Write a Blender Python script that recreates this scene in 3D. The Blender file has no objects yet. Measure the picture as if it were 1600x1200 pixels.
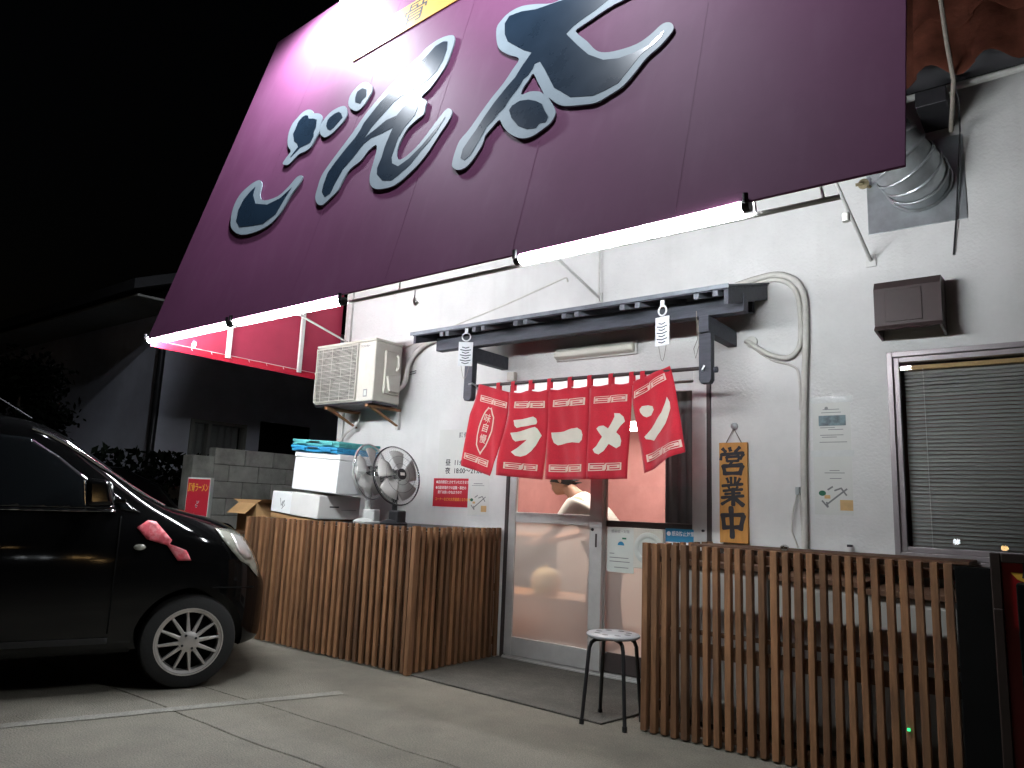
import bpy, bmesh, math, random
from mathutils import Vector, Matrix
random.seed(7)
S = bpy.context.scene
COL = S.collection
R = math.radians

# ------------------------------------------------------------------ camera
cd = bpy.data.cameras.new('camera'); cam = bpy.data.objects.new('camera', cd); COL.objects.link(cam)
cd.sensor_width = 36; cd.lens = 25.875; cd.clip_start = 0.05; cd.clip_end = 600
rt, up, fw = Vector((0.79614, 0.60381, 0.03966)), Vector((0.0690, -0.15571, 0.98539)), Vector((-0.60116, 0.78178, 0.16563))
cam.matrix_world = Matrix(((rt.x, up.x, -fw.x, 0), (rt.y, up.y, -fw.y, 0), (rt.z, up.z, -fw.z, 1.2), (0, 0, 0, 1)))
S.camera = cam
# ------------------------------------------------------------------ night sky
wd = bpy.data.worlds.new('World'); S.world = wd; wd.use_nodes = True
wn = wd.node_tree.nodes; bg = wn['Background']
sky = wn.new('ShaderNodeTexSky'); sky.sky_type = 'NISHITA'; sky.sun_disc = False
sky.sun_elevation = R(-5); sky.sun_rotation = R(200); sky.air_density = 1.5; sky.dust_density = 2.0
wd.node_tree.links.new(sky.outputs[0], bg.inputs[0]); bg.inputs[1].default_value = 0.14
S.view_settings.view_transform = 'Standard'; S.view_settings.look = 'None'
S.view_settings.exposure = 0.24; S.view_settings.gamma = 1.0; S.view_settings.use_curve_mapping = False
S.render.engine = 'CYCLES'; S.cycles.use_denoising = True
S.cycles.max_bounces = 8; S.cycles.diffuse_bounces = 4; S.cycles.transmission_bounces = 8; S.cycles.transparent_max_bounces = 12
S.cycles.sample_clamp_indirect = 4.0; S.cycles.caustics_refractive = False; S.cycles.caustics_reflective = False
TUBE_POWER = 215.0      # emission of the fluorescent tubes
ROOM_POWER = 23.0       # emission of the ceiling lamps inside the shop
FLOOD_POWER = 600.0    # watts of the flood lamp above the sign

# ------------------------------------------------------------------ materials
MT = {}
def mat(name, color, rough=0.6, metal=0.0, var=0.0, scale=8.0, bump=0.0, bscale=40.0, spec=0.5, coat=0.0, rnd=0.0,
        emit=0.0, trans=0.0, dirt=None, dscale=2.0, damt=0.5, stretch=None, sheen=0.0, ior=1.45, speck=0.0, streak=None):
    m = bpy.data.materials.new(name); m.use_nodes = True; t = m.node_tree; n = t.nodes; L = t.links
    b = n['Principled BSDF']
    c4 = (color[0], color[1], color[2], 1)
    b.inputs['Base Color'].default_value = c4
    b.inputs['Roughness'].default_value = rough; b.inputs['Metallic'].default_value = metal
    b.inputs['Specular IOR Level'].default_value = spec; b.inputs['IOR'].default_value = ior
    b.inputs['Coat Weight'].default_value = coat; b.inputs['Coat Roughness'].default_value = 0.05
    b.inputs['Transmission Weight'].default_value = trans
    b.inputs['Sheen Weight'].default_value = sheen
    tc = n.new('ShaderNodeTexCoord'); mp = n.new('ShaderNodeMapping'); L.new(tc.outputs['Object'], mp.inputs[0])
    if stretch: mp.inputs['Scale'].default_value = stretch
    src = None
    if var > 0:
        nz = n.new('ShaderNodeTexNoise'); nz.inputs['Scale'].default_value = scale; nz.inputs['Detail'].default_value = 8; nz.inputs['Roughness'].default_value = 0.65
        L.new(mp.outputs[0], nz.inputs['Vector'])
        mr = n.new('ShaderNodeMapRange'); mr.inputs[1].default_value = 0.3; mr.inputs[2].default_value = 0.7
        mr.inputs[3].default_value = 1 - var; mr.inputs[4].default_value = 1 + var
        L.new(nz.outputs[0], mr.inputs[0])
        vm = n.new('ShaderNodeVectorMath'); vm.operation = 'SCALE'; vm.inputs[0].default_value = color
        L.new(mr.outputs[0], vm.inputs['Scale']); src = vm.outputs[0]
        mr2 = n.new('ShaderNodeMapRange'); mr2.inputs[3].default_value = max(0, rough - var * 0.25); mr2.inputs[4].default_value = min(1, rough + var * 0.25)
        L.new(nz.outputs[0], mr2.inputs[0]); L.new(mr2.outputs[0], b.inputs['Roughness'])
    if rnd > 0:
        oi = n.new('ShaderNodeObjectInfo'); mr = n.new('ShaderNodeMapRange'); mr.inputs[3].default_value = 1 - rnd; mr.inputs[4].default_value = 1 + rnd
        L.new(oi.outputs['Random'], mr.inputs[0]); vm = n.new('ShaderNodeVectorMath'); vm.operation = 'SCALE'
        if src: L.new(src, vm.inputs[0])
        else: vm.inputs[0].default_value = color
        L.new(mr.outputs[0], vm.inputs['Scale']); src = vm.outputs[0]
        ad = n.new('ShaderNodeVectorMath'); ad.operation = 'MULTIPLY_ADD'; ad.inputs[1].default_value = (7, 3, 5)
        cx = n.new('ShaderNodeCombineXYZ'); L.new(oi.outputs['Random'], cx.inputs[0]); L.new(oi.outputs['Random'], cx.inputs[2])
        L.new(cx.outputs[0], ad.inputs[0]); L.new(tc.outputs['Object'], ad.inputs[2]); L.new(ad.outputs[0], mp.inputs[0])
    if dirt:
        nz = n.new('ShaderNodeTexNoise'); nz.inputs['Scale'].default_value = dscale; nz.inputs['Detail'].default_value = 10; nz.inputs['Roughness'].default_value = 0.7
        L.new(mp.outputs[0], nz.inputs['Vector'])
        mr = n.new('ShaderNodeMapRange'); mr.inputs[1].default_value = 0.48; mr.inputs[2].default_value = 0.72; mr.inputs[4].default_value = damt
        L.new(nz.outputs[0], mr.inputs[0])
        mx = n.new('ShaderNodeMix'); mx.data_type = 'RGBA'; L.new(mr.outputs[0], mx.inputs[0])
        if src: L.new(src, mx.inputs[6])
        else: mx.inputs[6].default_value = c4
        mx.inputs[7].default_value = (dirt[0], dirt[1], dirt[2], 1); src = mx.outputs[2]
    if streak:
        m2 = n.new('ShaderNodeMapping'); m2.inputs['Scale'].default_value = (9, 9, 0.35); L.new(tc.outputs['Object'], m2.inputs[0])
        nz = n.new('ShaderNodeTexNoise'); nz.inputs['Scale'].default_value = 1.0; nz.inputs['Detail'].default_value = 7; L.new(m2.outputs[0], nz.inputs['Vector'])
        mr = n.new('ShaderNodeMapRange'); mr.inputs[1].default_value = 0.52; mr.inputs[2].default_value = 0.75; mr.inputs[4].default_value = streak[3]; L.new(nz.outputs[0], mr.inputs[0])
        mx = n.new('ShaderNodeMix'); mx.data_type = 'RGBA'; L.new(mr.outputs[0], mx.inputs[0])
        if src: L.new(src, mx.inputs[6])
        else: mx.inputs[6].default_value = c4
        mx.inputs[7].default_value = (streak[0], streak[1], streak[2], 1); src = mx.outputs[2]
    if speck > 0:
        nz = n.new('ShaderNodeTexNoise'); nz.inputs['Scale'].default_value = 130; nz.inputs['Detail'].default_value = 3; L.new(tc.outputs['Object'], nz.inputs['Vector'])
        mr = n.new('ShaderNodeMapRange'); mr.inputs[1].default_value = 0.3; mr.inputs[2].default_value = 0.7; mr.inputs[3].default_value = 1 - speck; mr.inputs[4].default_value = 1 + speck; L.new(nz.outputs[0], mr.inputs[0])
        vm = n.new('ShaderNodeVectorMath'); vm.operation = 'SCALE'; L.new(mr.outputs[0], vm.inputs['Scale'])
        if src: L.new(src, vm.inputs[0])
        else: vm.inputs[0].default_value = color
        src = vm.outputs[0]
    if src: L.new(src, b.inputs['Base Color'])
    if bump > 0:
        nb = n.new('ShaderNodeTexNoise'); nb.inputs['Scale'].default_value = bscale; nb.inputs['Detail'].default_value = 6
        L.new(mp.outputs[0], nb.inputs['Vector'])
        bp = n.new('ShaderNodeBump'); bp.inputs['Strength'].default_value = bump; bp.inputs['Distance'].default_value = 0.01
        L.new(nb.outputs[0], bp.inputs['Height']); L.new(bp.outputs[0], b.inputs['Normal'])
    if emit > 0:
        b.inputs['Emission Color'].default_value = c4; b.inputs['Emission Strength'].default_value = emit
    MT[name] = m; return m

mat('stucco', (0.74, 0.74, 0.73), 0.75, var=0.06, scale=3, bump=0.4, bscale=55, dirt=(0.56, 0.55, 0.53), dscale=1.3, damt=0.22, streak=(0.50, 0.49, 0.46, 0.14))
mat('concrete', (0.138, 0.126, 0.102), 0.85, var=0.24, scale=1.6, bump=0.8, bscale=110, dirt=(0.070, 0.062, 0.050), dscale=0.9, damt=0.75, speck=0.34)
mat('asphalt', (0.05, 0.05, 0.05), 0.85, var=0.2, scale=20, bump=0.5, bscale=150)
mat('mortar_dark', (0.062, 0.058, 0.050), 0.9, var=0.3, scale=4, bump=0.7, bscale=120, dirt=(0.11, 0.10, 0.088), dscale=3, damt=0.5, speck=0.35)
mat('line_paint', (0.175, 0.168, 0.145), 0.85, var=0.25, scale=12, dirt=(0.115, 0.106, 0.086), dscale=3.0, damt=1.0, speck=0.35)
mat('slat_wood', (0.205, 0.100, 0.047), 0.65, var=0.35, scale=6, bump=0.3, bscale=30, rnd=0.36, stretch=(6, 6, 0.7), dirt=(0.070, 0.038, 0.024), dscale=1.3, damt=0.85)
mat('cabinet_grey', (0.30, 0.29, 0.27), 0.55, var=0.12, scale=4, streak=(0.16, 0.13, 0.10, 0.5))
mat('rail_wood', (0.085, 0.040, 0.020), 0.7, var=0.3, scale=5, bump=0.2, stretch=(1, 6, 6), rnd=0.15)
mat('vinyl_red', (0.205, 0.066, 0.150), 0.62, var=0.07, scale=1.2, bump=0.22, bscale=2.2, dirt=(0.160, 0.048, 0.112), dscale=0.9, damt=0.5, streak=(0.24, 0.10, 0.19, 0.35), spec=0.22)
mat('vinyl_back', (0.38, 0.035, 0.075), 0.6, var=0.12, scale=2, bump=0.1, bscale=6)
mat('vinyl_hem', (0.52, 0.018, 0.045), 0.5, var=0.08, scale=3)
mat('letter_edge', (0.33, 0.40, 0.45), 0.5, var=0.08, scale=4, dirt=(0.26, 0.31, 0.35), dscale=6, damt=0.5, spec=0.3)
mat('letter_black', (0.016, 0.033, 0.058), 0.28, var=0.2, scale=3, spec=0.5)
mat('banner_yellow', (0.72, 0.42, 0.10), 0.45, var=0.08, scale=3)
mat('white_metal', (0.72, 0.72, 0.70), 0.42, var=0.08, scale=9, dirt=(0.36, 0.31, 0.25), dscale=6, damt=0.35)
mat('galv', (0.50, 0.54, 0.56), 0.33, 0.7, var=0.15, scale=12, bump=0.05, bscale=14)
mat('steel_dark', (0.05, 0.05, 0.055), 0.4, 0.6, var=0.15)
mat('black_plastic', (0.015, 0.015, 0.017), 0.4, var=0.15, scale=15)
mat('canopy_wood', (0.055, 0.062, 0.078), 0.6, var=0.3, scale=7, bump=0.25, bscale=30, stretch=(0.8, 5, 5))
mat('rafter_wood', (0.13, 0.145, 0.165), 0.6, var=0.3, scale=7, bump=0.25, bscale=30, stretch=(5, 0.8, 5))
mat('canopy_tin', (0.20, 0.225, 0.25), 0.45, 0.4, var=0.25, scale=10)
mat('aluminium', (0.60, 0.595, 0.585), 0.42, 0.55, var=0.1, scale=6)
mat('alu_mauve', (0.36, 0.33, 0.34), 0.42, 0.55, var=0.1, scale=6)
mat('bronze_alu', (0.075, 0.062, 0.06), 0.42, 0.5, var=0.12, scale=6)
mat('ac_cream', (0.62, 0.61, 0.54), 0.48, var=0.06, scale=6, dirt=(0.42, 0.39, 0.31), dscale=3.5, damt=0.35)
mat('ac_inner', (0.10, 0.105, 0.10), 0.6, var=0.2, scale=10)
mat('pipe_cream', (0.62, 0.61, 0.57), 0.6, var=0.1, scale=7, dirt=(0.40, 0.38, 0.34), dscale=5, damt=0.4)
mat('rust', (0.26, 0.13, 0.06), 0.8, var=0.35, scale=14)
mat('cloth_red', (0.56, 0.012, 0.032), 0.82, var=0.12, scale=4, bump=0.35, bscale=14, sheen=0.3, speck=0.08)
mat('cloth_cream', (0.70, 0.66, 0.56), 0.8, var=0.05, scale=8, bump=0.1, bscale=320)
mat('cloth_rosy', (0.72, 0.53, 0.45), 0.8, var=0.05, scale=8)
mat('paper', (0.70, 0.71, 0.68), 0.55, var=0.04, scale=5, coat=0.15)
mat('paper_dull', (0.58, 0.62, 0.58), 0.4, var=0.05, scale=5, coat=0.3)
mat('paper_red', (0.52, 0.02, 0.04), 0.4, var=0.06, scale=6, coat=0.2)
mat('ink', (0.03, 0.03, 0.035), 0.6, var=0.1)
mat('ink_grey', (0.22, 0.23, 0.23), 0.6, var=0.1)
mat('ink_white', (0.8, 0.76, 0.74), 0.6, var=0.05)
mat('ink_yellow', (0.78, 0.42, 0.05), 0.6, var=0.05)
mat('ink_green', (0.03, 0.16, 0.09), 0.6, var=0.1)
mat('ink_blue', (0.03, 0.22, 0.40), 0.45, var=0.08)
mat('ink_tan', (0.66, 0.44, 0.20), 0.6, var=0.15)
mat('photo_print', (0.09, 0.15, 0.17), 0.4, var=0.75, scale=26)
mat('plaque_wood', (0.56, 0.27, 0.065), 0.5, var=0.16, scale=5, bump=0.1, bscale=20, stretch=(7, 7, 0.8))
mat('styrofoam', (0.80, 0.81, 0.82), 0.8, var=0.03, scale=20, bump=0.12, bscale=160)
mat('carton_white', (0.68, 0.665, 0.65), 0.7, var=0.05, scale=6)
mat('cardboard', (0.42, 0.245, 0.11), 0.8, var=0.12, scale=7, bump=0.06, bscale=60)
mat('crate_teal', (0.10, 0.42, 0.42), 0.45, var=0.12, scale=9)
mat('crate_blue', (0.03, 0.27, 0.50), 0.45, var=0.12, scale=9)
mat('fan_grey', (0.42, 0.43, 0.42), 0.4, var=0.1, scale=9)
mat('fan_blade', (0.50, 0.49, 0.47), 0.35, var=0.08, scale=5)
mat('chrome', (0.62, 0.63, 0.64), 0.16, 1.0, var=0.1)
mat('seat_pad', (0.30, 0.31, 0.33), 0.4, var=0.12, scale=8)
mat('paint_black', (0.003, 0.003, 0.0032), 0.06, var=0.10, scale=3, spec=0.42)
mat('glass_dark', (0.006, 0.007, 0.008), 0.04, var=0.0, spec=0.6, coat=0.5)
mat('rubber', (0.012, 0.012, 0.012), 0.8, var=0.2, scale=20, bump=0.2, bscale=60)
mat('alloy', (0.55, 0.52, 0.50), 0.35, 0.7, var=0.12, scale=10)
mat('lamp_lens', (0.20, 0.20, 0.17), 0.12, var=0.2, scale=14, coat=1.0)
mat('sticker_red', (0.46, 0.06, 0.08), 0.45, var=0.35, scale=18, dirt=(0.62, 0.36, 0.37), dscale=14, damt=0.8)
mat('tail_red', (0.30, 0.01, 0.01), 0.15, var=0.2, coat=0.8)
mat('tile_brown', (0.085, 0.028, 0.017), 0.45, var=0.55, scale=4, bump=0.4, bscale=18, rnd=0.35)
mat('vent_brown', (0.050, 0.034, 0.032), 0.5, var=0.15, scale=5)
mat('black_board', (0.004, 0.004, 0.004), 0.85, var=0.2, scale=6, spec=0.1)
mat('house_wall', (0.74, 0.75, 0.86), 0.85, var=0.1, scale=2, bump=0.2, bscale=40, dirt=(0.60, 0.60, 0.68), dscale=0.9, damt=0.5)
mat('house_roof', (0.05, 0.05, 0.055), 0.7, var=0.2, scale=6)
mat('eave_white', (0.34, 0.34, 0.32), 0.8, var=0.1, scale=3)
mat('block', (0.36, 0.36, 0.33), 0.9, var=0.18, scale=6, bump=0.5, bscale=70, rnd=0.1, dirt=(0.13, 0.13, 0.115), dscale=2.5, damt=0.7)
mat('curtain_grey', (0.20, 0.20, 0.21), 0.85, var=0.1, scale=5)
mat('curtain_pale', (0.42, 0.42, 0.42), 0.85, var=0.1, scale=5)
mat('leaf', (0.006, 0.008, 0.005), 0.9, var=0.35, scale=2, spec=0.05)
mat('bark', (0.06, 0.045, 0.035), 0.9, var=0.3, scale=8, bump=0.5)
mat('blind', (0.40, 0.395, 0.375), 0.42, var=0.08, scale=3, rnd=0.06)
mat('room_wall', (0.40, 0.19, 0.175), 0.75, var=0.15, scale=2, dirt=(0.30, 0.13, 0.12), dscale=1.5, damt=0.6)
mat('room_ceiling', (0.62, 0.56, 0.50), 0.8, var=0.05, scale=3)
mat('room_floor', (0.24, 0.12, 0.07), 0.5, var=0.2, scale=4)
mat('counter_wood', (0.42, 0.20, 0.075), 0.5, var=0.2, scale=4, stretch=(0.7, 5, 5))
mat('shirt', (0.80, 0.77, 0.70), 0.85, var=0.04, scale=8, bump=0.1, bscale=60)
mat('skin', (0.56, 0.33, 0.23), 0.55, var=0.06, scale=12)
mat('hair', (0.015, 0.013, 0.013), 0.45, var=0.3, scale=30, stretch=(1, 1, 0.2))
mat('trousers', (0.05, 0.05, 0.06), 0.85, var=0.1)
mat('table_orange', (0.60, 0.27, 0.10), 0.5, var=0.2, scale=4)
mat('pot_yellow', (0.85, 0.70, 0.36), 0.5, var=0.15)
mat('sign_red', (0.34, 0.008, 0.012), 0.4, var=0.15, scale=3)
mat('sign_frame', (0.018, 0.010, 0.008), 0.5, var=0.25, scale=8)
mat('porcelain', (0.66, 0.66, 0.62), 0.3, var=0.06)
mat('brass', (0.42, 0.36, 0.22), 0.35, 0.9, var=0.15)
mat('tag_white', (0.80, 0.83, 0.86), 0.5, var=0.04)
mat('rope', (0.22, 0.20, 0.17), 0.9, var=0.2, scale=30)

def emit_mat(name, color, power):
    m = bpy.data.materials.new(name); m.use_nodes = True; n = m.node_tree.nodes
    n.remove(n['Principled BSDF']); e = n.new('ShaderNodeEmission')
    e.inputs[0].default_value = (*color, 1); e.inputs[1].default_value = power
    m.node_tree.links.new(e.outputs[0], n['Material Output'].inputs[0]); MT[name] = m
emit_mat('tube_light', (0.93, 0.98, 1.0), TUBE_POWER)
emit_mat('room_light', (1.0, 0.90, 0.82), ROOM_POWER)
emit_mat('street_warm', (1.0, 0.62, 0.25), 30.0)
emit_mat('street_white', (0.9, 0.95, 1.0), 30.0)
emit_mat('led_green', (0.05, 1.0, 0.3), 1.2)
emit_mat('flood_lens', (0.85, 0.93, 1.0), 25.0)

def glass_mat(name, color, frost):
    """thin pane: mirror reflection by Fresnel over clear or frosted transmission"""
    m = bpy.data.materials.new(name); m.use_nodes = True; t = m.node_tree; n = t.nodes; L = t.links
    n.remove(n['Principled BSDF']); fr_ = n.new('ShaderNodeFresnel'); fr_.inputs[0].default_value = 1.45
    gl = n.new('ShaderNodeBsdfGlossy'); gl.inputs['Roughness'].default_value = 0.22 if frost else 0.0
    nz = n.new('ShaderNodeTexNoise'); nz.inputs['Scale'].default_value = 3.0; nz.inputs['Detail'].default_value = 6
    mr = n.new('ShaderNodeMapRange'); mr.inputs[3].default_value = 0.90; mr.inputs[4].default_value = 1.0; L.new(nz.outputs[0], mr.inputs[0])
    vm = n.new('ShaderNodeVectorMath'); vm.operation = 'SCALE'; vm.inputs[0].default_value = color; L.new(mr.outputs[0], vm.inputs['Scale'])
    if frost:
        rf = n.new('ShaderNodeBsdfRefraction'); rf.inputs['Roughness'].default_value = 0.30; rf.inputs['IOR'].default_value = 1.06; L.new(vm.outputs[0], rf.inputs['Color'])
        tr = n.new('ShaderNodeBsdfTranslucent'); L.new(vm.outputs[0], tr.inputs['Color'])
        df = n.new('ShaderNodeBsdfDiffuse'); df.inputs[0].default_value = (.8, .8, .8, 1)
        m1 = n.new('ShaderNodeMixShader'); m1.inputs[0].default_value = 0.35; L.new(rf.outputs[0], m1.inputs[1]); L.new(tr.outputs[0], m1.inputs[2])
        m2 = n.new('ShaderNodeMixShader'); m2.inputs[0].default_value = 0.10; L.new(m1.outputs[0], m2.inputs[1]); L.new(df.outputs[0], m2.inputs[2]); body_ = m2
    else:
        body_ = n.new('ShaderNodeBsdfTransparent'); L.new(vm.outputs[0], body_.inputs[0])
    mx = n.new('ShaderNodeMixShader'); L.new(fr_.outputs[0], mx.inputs[0]); L.new(body_.outputs[0], mx.inputs[1]); L.new(gl.outputs[0], mx.inputs[2])
    L.new(mx.outputs[0], n['Material Output'].inputs[0]); MT[name] = m
glass_mat('glass_clear', (0.96, 0.97, 0.965), False)
glass_mat('glass_frost', (0.95, 0.93, 0.91), True)
mat('tape_glint', (0.74, 0.76, 0.75), 0.12, var=0.05, scale=20, bump=0.2, bscale=30, coat=0.6)  # whitish colour stands in for glints on clear tape and plastic

# ------------------------------------------------------------------ mesh helpers
class MB:
    def __init__(s): s.v = []; s.f = []
    def add(s, vs, fs):
        o = len(s.v); s.v += [tuple(p) for p in vs]; s.f += [tuple(i + o for i in f) for f in fs]; return s
    def box(s, x0, x1, y0, y1, z0, z1):
        return s.add([(x0,y0,z0),(x1,y0,z0),(x1,y1,z0),(x0,y1,z0),(x0,y0,z1),(x1,y0,z1),(x1,y1,z1),(x0,y1,z1)],
                     [(0,3,2,1),(4,5,6,7),(0,1,5,4),(1,2,6,5),(2,3,7,6),(3,0,4,7)])
    def hexa(s, p):   # 8 points: bottom loop 4, top loop 4
        return s.add(p, [(0,3,2,1),(4,5,6,7),(0,1,5,4),(1,2,6,5),(2,3,7,6),(3,0,4,7)])
    def tube(s, path, r, n=10, cap=True):
        P = [Vector(p) for p in path]; rr = r if isinstance(r, (list, tuple)) else [r] * len(P)
        vs = []; fs = []; ref = None
        for i, p in enumerate(P):
            d = (P[min(i+1, len(P)-1)] - P[max(i-1, 0)]).normalized()
            if ref is None:
                ref = Vector((0,0,1)) if abs(d.z) < 0.9 else Vector((1,0,0))
            a = d.cross(ref)
            if a.length < 1e-6: a = d.orthogonal()
            a.normalize(); b = a.cross(d).normalized(); ref = b
            for k in range(n):
                t = 2 * math.pi * k / n; vs.append(p + a * math.cos(t) * rr[i] + b * math.sin(t) * rr[i])
        for i in range(len(P) - 1):
            for k in range(n):
                k2 = (k + 1) % n; fs.append((i*n+k, i*n+k2, (i+1)*n+k2, (i+1)*n+k))
        if cap: fs.append(tuple(range(n-1, -1, -1))); fs.append(tuple((len(P)-1)*n + k for k in range(n)))
        return s.add(vs, fs)
    def bar(s, p0, p1, w, h):   # rectangular bar; h measured along the up-most side
        a, b = Vector(p0), Vector(p1); d = (b - a).normalized(); u = Vector((0,0,1)) if abs(d.z) < 0.9 else Vector((0,-1,0))
        sd = d.cross(u).normalized(); u = sd.cross(d).normalized()
        q = [(-1,-1),(1,-1),(1,1),(-1,1)]
        return s.hexa([a + sd*i*w/2 + u*j*h/2 for i, j in q] + [b + sd*i*w/2 + u*j*h/2 for i, j in q])
    def lathe(s, prof, n=20, origin=(0,0,0), axis='z', ring=False):
        vs = []; fs = []; o = Vector(origin)
        for r, h in prof:
            for k in range(n):
                t = 2*math.pi*k/n; c, q = r*math.cos(t), r*math.sin(t)
                vs.append(o + (Vector((c,q,h)) if axis == 'z' else Vector((c,-h,q)) if axis == 'y' else Vector((h,c,q))))
        for i in range(len(prof)-1):
            for k in range(n):
                k2 = (k+1) % n; fs.append((i*n+k, i*n+k2, (i+1)*n+k2, (i+1)*n+k))
        if ring:
            e = len(prof)-1; fs += [(e*n+k, e*n+(k+1)%n, (k+1)%n, k) for k in range(n)]
        else: fs.append(tuple(range(n-1,-1,-1))); fs.append(tuple((len(prof)-1)*n+k for k in range(n)))
        return s.add(vs, fs)
    def prism(s, pts, d):   # closed outline of 3-D points pushed along vector d
        n = len(pts); d = Vector(d); vs = [Vector(p) for p in pts] + [Vector(p) + d for p in pts]
        return s.add(vs, [tuple(range(n-1,-1,-1)), tuple(range(n, 2*n))] + [(i,(i+1)%n,(i+1)%n+n,i+n) for i in range(n)])
    def build(s, name, m, parent=None, smooth=False, bevel=0.0, seg=2, loc=None):
        me = bpy.data.meshes.new(name); me.from_pydata(s.v, [], s.f); me.update()
        if len(s.f) > 1:
            bm = bmesh.new(); bm.from_mesh(me); bmesh.ops.recalc_face_normals(bm, faces=bm.faces); bm.to_mesh(me); bm.free()
        return link(name, me, m, parent, smooth, bevel, seg, loc)
def link(name, me, m, parent=None, smooth=False, bevel=0.0, seg=2, loc=None):
    o = bpy.data.objects.new(name, me); COL.objects.link(o)
    if m: me.materials.clear(); me.materials.append(MT[m])
    if smooth:
        for p in me.polygons: p.use_smooth = True
        if smooth != 'all': me.set_sharp_from_angle(angle=R(38))
    if bevel > 0:
        b = o.modifiers.new('bevel', 'BEVEL'); b.width = bevel; b.segments = seg; b.limit_method = 'ANGLE'; b.angle_limit = R(40)
    if parent: o.parent = parent; o.matrix_parent_inverse = wm(parent).inverted()
    if loc: o.location = loc
    return o
def wm(o):
    return (wm(o.parent) @ o.matrix_parent_inverse if o.parent else Matrix.Identity(4)) @ o.matrix_basis
def tag(o, label, cat, group=None):
    o['label'] = label; o['category'] = cat
    if group: o['group'] = group
    return o
def thing(name, label, cat, loc=(0,0,0), group=None, rz=0.0):
    o = bpy.data.objects.new(name, None); o.empty_display_size = 0.1; COL.objects.link(o)
    o.location = loc; o.rotation_euler = (0, 0, rz)
    return tag(o, label, cat, group)
def copy_tree(o, parent=None):
    kids = list(o.children); c = o.copy(); COL.objects.link(c); c.parent = parent
    for k in kids: copy_tree(k, c)
    return c
def struct(o): o['kind'] = 'structure'; return o

def flat(name, loops, m, mw, parent=None, ext=0.0, off=0.0, bez=False):
    """filled outline(s) in a plane given by matrix mw (columns: right, up, normal); inner loops are holes"""
    cu = bpy.data.curves.new(name, 'CURVE'); cu.dimensions = '2D'; cu.fill_mode = 'BOTH'; cu.extrude = ext; cu.offset = off
    for lp in loops:
        sp = cu.splines.new('POLY'); sp.points.add(len(lp) - 1); sp.use_cyclic_u = True
        for q, p in zip(sp.points, lp): q.co = (p[0], p[1], 0, 1)
    return curve_mesh(cu, name, m, mw, parent)
def curve_mesh(cu, name, m, mw, parent):
    tmp = bpy.data.objects.new('tmp', cu); COL.objects.link(tmp)
    dg = bpy.context.evaluated_depsgraph_get(); dg.update()
    me = bpy.data.meshes.new_from_object(tmp.evaluated_get(dg)); me.name = name
    bpy.data.objects.remove(tmp); bpy.data.curves.remove(cu)
    me.transform(mw); me.update()
    return link(name, me, m, parent)
def text(name, body, size, m, mw, parent=None, ext=0.0006, off=0.0, align='CENTER', shear=0.0, xs=1.0, line=1.0):
    cu = bpy.data.curves.new(name, 'FONT'); cu.body = body; cu.size = size; cu.align_x = align; cu.align_y = 'CENTER'
    cu.extrude = ext; cu.offset = off; cu.shear = shear; cu.space_line = line; cu.resolution_u = 3
    if xs != 1.0: mw = mw @ Matrix.Diagonal((xs, 1, 1, 1))
    return curve_mesh(cu, name, m, mw, parent)
def plane(o, ex, ey):
    ex, ey = Vector(ex).normalized(), Vector(ey).normalized(); n = ex.cross(ey)
    return Matrix(((ex.x, ey.x, n.x, o[0]), (ex.y, ey.y, n.y, o[1]), (ex.z, ey.z, n.z, o[2]), (0,0,0,1)))
def wallp(x, y, z): return plane((x, y, z), (1,0,0), (0,0,1))     # sheet facing the street

WY = 4.95          # face of the shop wall

# ================================================================== GROUND
gr = struct(MB().box(-90, 90, -90, 90, -0.25, -0.03).build('ground', 'asphalt'))
def slab(poly, z0=-0.03, z1=0.0, m='concrete', name='concrete_slab', parent=None):
    return MB().prism([(x, y, z0) for x, y in poly], (0, 0, z1 - z0)).build(name, m, parent, bevel=0.004, seg=1)
random.seed(3)
def wav(x): return 0.012 * math.sin(x * 3.1) + 0.006 * math.sin(x * 9.7 + 1) + random.uniform(-0.003, 0.003)
xs = [-13 + i * 0.25 for i in range(81)]
eA = [(x, 2.80 + wav(x) + 0.012 * (x + 3.4)) for x in xs]; eB = [(x, 2.37 + wav(x + 5)) for x in xs]
lot = struct(slab([(p[0], p[1] + 0.0035) for p in eA] + [(7, 12), (-13, 12)], parent=None, name='concrete_lot'))
slab([(p[0], p[1] + 0.0035) for p in eB] + [(p[0], p[1] - 0.0035) for p in reversed(eA)], parent=lot)
slab([(-13, -3.2), (7, -3.2)] + [(p[0], p[1] - 0.0035) for p in reversed(eB)], parent=lot)
# worn parking line, painted as a sheet on the slabs
ln = MB(); a, b = Vector((-4.62, 1.17, 0.004)), Vector((-3.80, 3.30, 0.004)); d = (b - a).normalized(); nn = Vector((d.y, -d.x, 0)) * 0.045
random.seed(5); lft = []; rgt = []
for i in range(41):
    p = a.lerp(b, i / 40); lft.append(p - nn * random.uniform(0.86, 1.05)); rgt.append(p + nn * random.uniform(0.86, 1.05))
ln.add(lft + rgt, [(i, i + 1, 42 + i, 41 + i) for i in range(40)])
pl = struct(ln.build('parking_line', 'line_paint'))
struct(slab([(-3.84, 3.95), (-2.25, 3.885), (-2.19, 4.22), (-2.16, 4.95), (-3.84, 4.95)], 0.001, 0.012, 'mortar_dark', 'entrance_paving'))

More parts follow.
